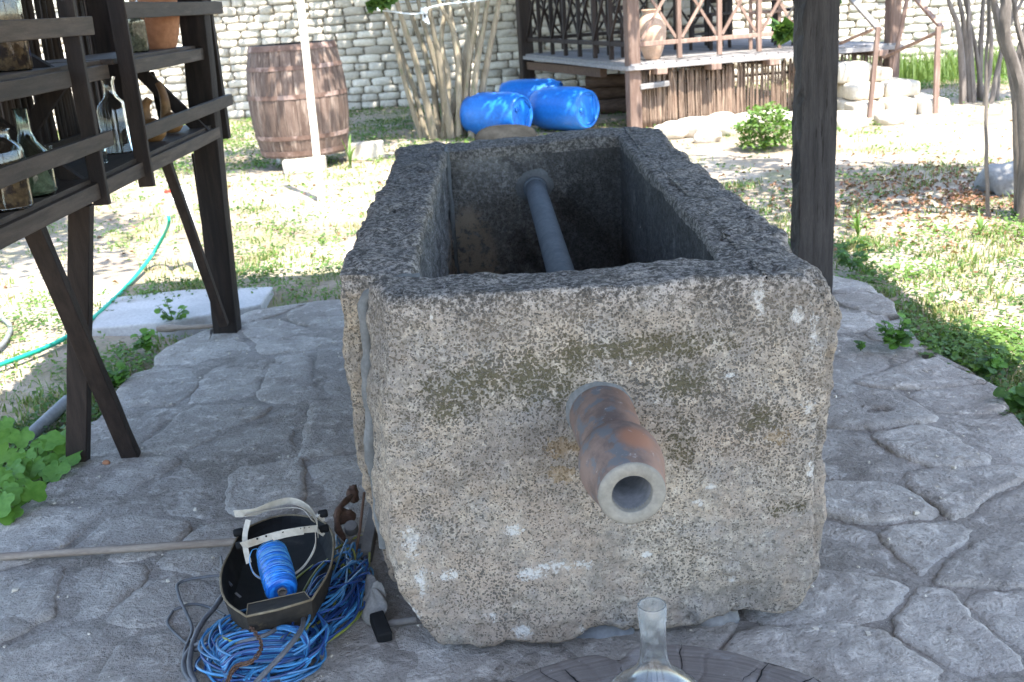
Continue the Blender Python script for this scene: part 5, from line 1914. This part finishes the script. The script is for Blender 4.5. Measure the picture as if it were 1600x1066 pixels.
# left upright band and thin hoop running down inside
band('side_band', [at(388, 812, y=2.76), at(383, 835, y=2.74), at(384, 858, y=2.71), at(389, 880, y=2.68)], .016, .0022, 'strap', MK, (1, 0, .2))
band('hoop_band', [at(389, 872, y=2.69), at(396, 895, y=2.66), at(412, 905, y=2.65), at(440, 906, y=2.65), at(467, 892, y=2.67), at(484, 872, y=2.70), at(493, 850, y=2.72), at(492, 822, y=2.76)], .007, .0022, 'strap', MK, (0, 0, 1))
for (px, py) in ((504, 803), (506, 826), (372, 832), (376, 852)):
    q = at(px, py, y=2.80); m = MB(); m.lathe([(.001, -.012), (.010, -.012), (.012, -.008), (.012, .010), (.009, .014), (.001, .014)], q, (1, .1, .1), 10); m.build('knob', M['black_plastic'], MK, smooth=True)
for (px, py, px2, py2) in ((496, 805, 505, 812), (494, 828, 505, 835)):
    m = MB(); m.beam(at(px, py, y=2.79), at(px2, py2, y=2.80), .012, .010); m.build('hinge', M['strap'], MK)

# ---- spool of blue twine
s0, s1 = at(424, 862, y=2.74), at(441, 925, y=2.575)
ax = (s1 - s0).normalized(); Ls2 = (s1 - s0).length
mb = MB()
nseg = 90
prof = []
for i in range(nseg + 1):
    t = i / nseg
    r = .0405 + .0035 * math.sin(t * math.pi) + .0014 * math.sin(t * 130) + .0008 * math.sin(t * 77 + 1)
    if t > .97: r -= (t - .97) * .25
    if t < .04: r -= (.04 - t) * .35
    prof.append((r, t * Ls2))
prof = [(.012, .004)] + prof + [(.028, Ls2 + .0015), (.013, Ls2 - .002), (.012, Ls2 - .03)]
SPL = thing('twine_spool', 'spool of shiny bright blue twine resting inside the upturned mask', 'spool', s0)
mb.lathe(prof, s0, ax, 48)
tw = mb.mesh('wound_twine', M['twine'], True)
q = Vector((0, 0, 1)).rotation_difference(ax)
inv = q.inverted()
for v in tw.vertices: v.co = inv @ (v.co - s0)
tw.polygons.foreach_set('use_smooth', [True] * len(tw.polygons))
o = bpy.data.objects.new('wound_twine', tw); COL.objects.link(o); o.parent = SPL; o.rotation_mode = 'QUATERNION'; o.rotation_quaternion = q
mb = MB()
prof = [(.0128, Ls2 - .05), (.0128, Ls2 + .003), (.0108, Ls2 + .003), (.0108, Ls2 - .05)]
mb.lathe(prof, s0, ax, 20, closed=True); mb.build('core', M['pole_wood'], SPL, smooth=True)
# crossed windings standing proud of the spool
e1 = ax.orthogonal().normalized(); e2 = ax.cross(e1)
mb = MB()
for k in range(26):
    ph = random.uniform(0, 6.28); t0 = random.uniform(.04, .9); dt = random.uniform(-.14, .14)
    pts = []
    for i in range(20):
        a = ph + i / 19 * 5.2; t = t0 + dt * math.sin(i / 19 * 3.14)
        t = min(.97, max(.03, t))
        r = .0415 + .0035 * math.sin(t * math.pi) + .0006
        pts.append(s0 + ax * (t * Ls2) + (e1 * math.cos(a) + e2 * math.sin(a)) * r)
    mb.tube(pts, .0011, n=4)
mb.build('loose_winding', M['cable_blue'], SPL, smooth=True)
m = MB(); m.tube(spline([at(408, 858, y=2.70), at(394, 860, y=2.68), at(390, 880, y=2.66), at(398, 898, y=2.64), at(410, 903, y=2.63), at(418, 900, y=2.62)], 6), .0012, n=5); m.build('loose_end', M['cable_blue'], SPL, smooth=True)

# ---- coil of blue and yellow-green cables
CC = thing('cable_coil', 'tangled coil of blue and yellow-green cables beneath the welding mask', 'cable coil', (-.6, 2.45, 0))
rc = random.Random(8)


def cable(pts, r, mat, parent=CC, name='cable', n=6, sp=5):
    m = MB(); m.tube(spline(pts, sp), r, n=n)
    return m.build(name, M[mat], parent, smooth=True)


# long oval turns that run from the near loops to the trough's foot
for k in range(44):
    a0 = at(350 + rc.uniform(-8, 90), 1040 + rc.uniform(-25, 25), z=.02 + rc.uniform(0, .05))
    mid1 = at(430 + rc.uniform(-20, 45), 985 + rc.uniform(-35, 30), z=.03 + rc.uniform(0, .05))
    mid2 = at(505 + rc.uniform(-25, 30), 915 + rc.uniform(-30, 50), z=.03 + rc.uniform(0, .07))
    e = at(555 + rc.uniform(-30, 22), 868 + rc.uniform(-35, 45), z=.02 + rc.uniform(0, .07))
    ret = at(545 + rc.uniform(-20, 30), 915 + rc.uniform(-15, 45), z=.015 + rc.uniform(0, .03))
    back = at(470 + rc.uniform(-20, 30), 990 + rc.uniform(-10, 35), z=.012 + rc.uniform(0, .03))
    mt = rc.choice(['cable_blue'] * 6 + ['cable_dark'] * 8 + ['cable_yellow'])
    cable([a0, mid1, mid2, e, ret, back], .0034, mt)
# near round loops
cc = at(412, 1020, z=.03)
for k in range(50):
    R_ = rc.uniform(.085, .150); ph = rc.uniform(0, 6.28); cx, cy = cc.x + rc.uniform(-.035, .05), cc.y + rc.uniform(-.05, .03); zz = rc.uniform(.012, .095)
    tl = (rc.uniform(-.15, .15), rc.uniform(-.1, .25)); sp_ = rc.uniform(3.4, 6.0)
    pts = []
    for i in range(13):
        a = ph + sp_ * i / 12
        x, y = R_ * math.cos(a), R_ * .78 * math.sin(a)
        pts.append(Vector((cx + x, cy + y, max(.010, zz + x * tl[0] + y * tl[1] + .006 * math.sin(3 * a + ph)))))
    if any(p.x > -.42 for p in pts): continue
    mt = rc.choice(['cable_blue'] * 6 + ['cable_dark'] * 5 + ['cable_yellow'])
    cable(pts, .0034, mt)
# the tight bundle standing up on the right, and the bright arcs on the top
for k in range(16):
    o_ = rc.uniform(-10, 10)
    pts = [at(430 + o_, 1000 + rc.uniform(-8, 8), z=.08), at(436 + o_, 985, z=.10), at(452 + o_, 980 + rc.uniform(-4, 4), z=.12), at(472 + o_ * .6, 988 + rc.uniform(-4, 4), z=.12), at(480 + o_ * .5, 1008, z=.09), at(476 + o_ * .5, 1028, z=.05), at(462 + o_, 1045, z=.03)]
    cable(pts, .0034, 'cable_blue' if k % 4 else 'cable_dark')
for k in range(16):
    o_ = k * 4.2
    pts = [at(338 + o_ * .2, 1030 + o_ * .2, z=.06), at(342 + o_ * .2, 1000 + o_, z=.085), at(370, 988 + o_ * .8 + rc.uniform(-4, 4), z=.10), at(410, 982 + o_ * .8, z=.105), at(450, 985 + o_ * .7, z=.09), at(474, 1000 + o_ * .4, z=.06)]
    cable(pts, .0034, 'cable_blue' if k % 3 else 'cable_dark')

GC = thing('grey_cable', 'thick grey cables looping over the left side of the blue coil', 'cable', at(300, 960, z=.01))
for pl, r in (([(392, 900, .03), (335, 900, .03), (282, 910, .02), (279, 930, .03), (292, 960, .02), (300, 985, .02), (288, 1020, .02), (292, 1055, .02), (310, 1085, .02)], .0045),
              ([(380, 965, .05), (345, 975, .06), (320, 1000, .05), (296, 1015, .03), (286, 1040, .02), (300, 1065, .02), (345, 1080, .02)], .006),
              ([(352, 925, .06), (335, 950, .06), (318, 970, .05), (303, 1000, .04), (296, 1040, .03), (306, 1068, .02)], .0075),
              ([(300, 1000, .03), (340, 1010, .06), (380, 1003, .10), (420, 990, .11), (455, 965, .09), (470, 945, .06)], .006),
              ([(305, 1016, .03), (345, 1003, .07), (385, 985, .10), (430, 978, .10)], .006),
              ([(468, 948, .08), (474, 965, .11), (470, 985, .13), (448, 1015, .135), (420, 1045, .12), (392, 1075, .10)], .0065),
              ([(270, 955, .01), (262, 975, .01), (285, 1000, .01), (300, 1010, .02)], .004), ([(272, 953, .01), (300, 944, .015), (330, 950, .02), (352, 962, .03)], .004),
              ([(345, 870, .06), (350, 900, .10), (362, 915, .09)], .004)):
    m = MB(); m.tube(spline([at(a, b, z=z) for a, b, z in pl], 8), r, n=8); m.build('cable', M['grey_rubber'], GC, smooth=True)

# rusty chain
CH = thing('rusty_chain', 'short rusty chain draped over the near loops of the coil', 'chain', at(400, 1010, z=.1))
path = spline([at(a, b, z=z) for a, b, z in ((388, 976, .12), (398, 988, .13), (408, 1005, .135), (404, 1022, .135), (390, 1035, .13), (372, 1040, .125), (362, 1050, .12), (355, 1068, .11))], 5)
acc = 0
for i in range(0, len(path) - 1):
    a, b = path[i], path[i + 1]; d = (b - a).normalized(); c = (a + b) / 2
    u = d.orthogonal().normalized(); v = d.cross(u); w = u if i % 2 else v
    pts = [c + d * (.0085 * math.cos(t)) + w * (.0048 * math.sin(t)) for t in np.linspace(0, 2 * math.pi, 13)]
    m = MB(); m.tube(pts, .0017, n=5, cap=False); m.build('link', M['rust'], CH, smooth=True)

# ---- rusty clamp and rag in the corner by the trough
RC = thing('rusty_clamp', 'rusty iron clamp with a lever leaning against the left side of the trough', 'clamp', (-.56, 3.0, 0))
rock('clamp_arm', at(551, 772, z=.05), (.020, .030, .026), M['rust'], RC, .22, 3, 3)
rock('clamp_arm', at(538, 806, z=.06), (.030, .024, .022), M['rust'], RC, .25, 3, 8)
m = MB(); m.tube(spline([at(a, b, z=z) for a, b, z in ((549, 775, .06), (530, 795, .09), (527, 822, .06), (540, 845, .04))], 5), [.008, .010, .012, .010, .009, .010, .013, .012, .009, .008, .010, .012, .011, .009, .008, .007], n=8, jit=.1)
m.build('clamp_body', M['rust'], RC, smooth=True)
m = MB(); m.lathe([(.006, 0), (.020, 0), (.022, .01), (.020, .03), (.006, .032)], at(550, 830, z=.05), (0, -.5, 1), 14); m.build('clamp_nut', M['iron_grey'], RC, smooth=True)
m = MB(); m.tube([at(569, 770, z=.14), at(562, 830, z=.08), at(556, 862, z=.04)], .0045, n=8); m.build('lever', M['rust'], RC, smooth=True)
m = MB(); m.beam(at(535, 858, z=.03), at(577, 842, z=.04), .045, .02, jit=.002, seg=3); m.build('clamp_foot', M['iron_grey'], RC, bevel=.003)
m = MB(); m.beam(at(586, 800, z=.02), at(572, 870, z=.03), .035, .04, jit=.002, seg=3); m.build('clamp_bar', M['iron_grey'], RC, bevel=.003)
m = MB(); m.tube(spline([at(528, 838, z=.05), at(540, 850, z=.07), (at(553, 838, z=.07))], 5), .003, n=6); m.build('wire_hook', M['iron_grey'], RC, smooth=True)


def cloth(name, label, pxs, mat, seed):
    P = [at(a, b, z=z) for a, b, z in pxs]
    c = sum(P, Vector()) / len(P)
    n = len(P); K = 9; ns = n * 6
    ring = spline(P + [P[0]], 6)[:-1]; ns = len(ring)
    vs, fs = [], []
    for i in range(K + 1):
        f = 1 - i / K
        for p in ring:
            q = c.lerp(p, f)
            a = math.atan2(p.y - c.y, p.x - c.x)
            q = q + Vector((0, 0, .028 * (1 - f * f) + .010 * math.sin(a * 5 + seed + f * 3) * f + .008 * nz(q, 22, seed)))
            vs.append(q)
    for i in range(K):
        for j in range(ns):
            a = i * ns + j; b = i * ns + (j + 1) % ns
            fs.append((a, b, b + ns, a + ns))
    m = MB(); m.add(vs, fs)
    o = m.build(name, M[mat], smooth=True, origin=c)
    s = o.modifiers.new('t', 'SOLIDIFY'); s.thickness = .003
    return tag(o, label, 'cloth')


cloth('rag', 'dusty grey rag crumpled at the lower left corner of the trough', [(575, 900, .06), (590, 905, .08), (604, 930, .05), (606, 955, .03), (588, 972, .02), (566, 968, .01), (562, 945, .015), (566, 915, .04)], 'rag', 3)
m = MB(); m.beam(at(588, 962, z=.035), at(602, 998, z=.012), .040, .034, seg=3, jit=.001)
o = m.build('rubber_block', M['black_plastic'], bevel=.005, origin=at(595, 985, z=.01)); tag(o, 'black rubber block lying under the lower left corner of the trough', 'block')
m = MB(); m.tube([at(604, 975, z=.02), at(650, 968, z=.02)], .010, n=10)
o = m.build('iron_rod', M['iron_grey'], smooth=True, origin=at(604, 975, z=.02)); tag(o, 'short iron rod poking out from beneath the trough beside the rubber block', 'rod')

# ---- pole, stick, pipe, hoses, tap
pa, pb = at(-60, 874, z=.026), at(378, 846, z=.05)
m = MB(); pts = [pa.lerp(pb, t) for t in np.linspace(0, 1, 14)]
m.tube(pts, [.0125 + .001 * nz(p, 9) for p in pts], n=12, jit=.02)
o = m.build('wooden_pole', M['pole_wood'], smooth=True, origin=pa); tag(o, 'long straight wooden pole lying on the paving towards the mask', 'pole')
pa, pb = at(246, 514, z=.02), at(345, 509, z=.03)
m = MB(); pts = [pa.lerp(pb, t) for t in np.linspace(0, 1, 10)]; m.tube(pts, [.016, .021, .021, .016, .013, .013, .013, .012, .012, .012], n=10, jit=.04)
o = m.build('wooden_stick', M['pole_wood'], smooth=True, origin=pa); tag(o, 'short knobbed stick lying at the foot of the blackened canopy post', 'stick')
pa, pb = at(44, 684, z=-.02), at(106, 626, z=.015)
m = MB(); m.tube([pa, pa.lerp(pb, .5), pb], .028, n=16)
o = m.build('grey_pipe', M['grey_pipe'], smooth=True, origin=pa); tag(o, 'grey pipe lying in the weeds behind the broad-leaved plant', 'pipe')
# standpipe
q = at(310, 420, y=7.2)
TP = thing('standpipe', 'white plastic water tap with a red handle standing in the grass', 'tap', (q.x, 7.2, -.02))
m = MB(); m.tube([(q.x, 7.2, -.03), at(290, 300, y=7.2)], .028, n=14); m.build('riser', M['white_pvc'], TP, smooth=True)
tq = at(290, 297, y=7.2)
m = MB(); m.lathe([(.001, -.03), (.03, -.03), (.034, -.02), (.034, .02), (.03, .03), (.001, .03)], tq, (0, 0, 1), 16); m.build('elbow', M['white_pvc'], TP, smooth=True)
m = MB(); m.tube([tq, at(272, 312, y=7.15), at(262, 322, y=7.1), at(262, 336, y=7.1)], [.020, .022, .026, .020], n=12); m.build('spout', M['white_pvc'], TP, smooth=True)
m = MB(); m.box(at(263, 299, y=7.12), (.05, .03, .016)); m.build('handle', simple('red_plastic', (.6, .05, .03), (.7, .08, .05), var=0), TP, bevel=.003)
# hose
hp = [at(262, 334, y=7.1), at(264, 348, y=7.1), at(256, 368, z=.22), at(238, 398, z=.08), at(215, 428, z=.02)] + [at(a, b, z=.0) for a, b in ((195, 450), (172, 473), (150, 493), (122, 516), (85, 537), (45, 554), (0, 570), (-60, 590))]
s = spline(hp, 7)
m = MB(); m.tube(s, [.017 if i > 14 else .014 for i in range(len(s))], n=10, flat=.75)
o = m.build('garden_hose', M['green_hose'], smooth=True, origin=hp[0]); tag(o, 'bright green flat hose running from the tap down across the grass', 'hose')
s = spline([at(a, b, z=.0) for a, b in ((-30, 490), (5, 500), (16, 512), (10, 530), (-4, 545), (-30, 560))], 7)
m = MB(); m.tube(s, .014, n=10)
o = m.build('grey_hose', M['grey_pipe'], smooth=True, origin=s[0]); tag(o, 'curved grey hose end lying in the grass at the left edge', 'hose')
# clod of brick on the paving
o = rock('clod', at(166, 723, z=.012), (.014, .012, .010), M['clay'], seed=6, sub=2); tag(o, 'small reddish crumb of brick on the paving between the crossed legs', 'clod')
# round hole worn in a paving stone
c = at(1377, 636, z=.016)
m = MB(); m.lathe([(.001, -.004), (.018, -.002), (.028, .001), (.034, .004)], (c.x, c.y, .012), (0, 0, 1), 20, jit=.06)
print('STONES', NST, 'OBJECTS', len(bpy.data.objects), 'TRIS', sum(sum(len(p.vertices) - 2 for p in m.polygons) for m in bpy.data.meshes))
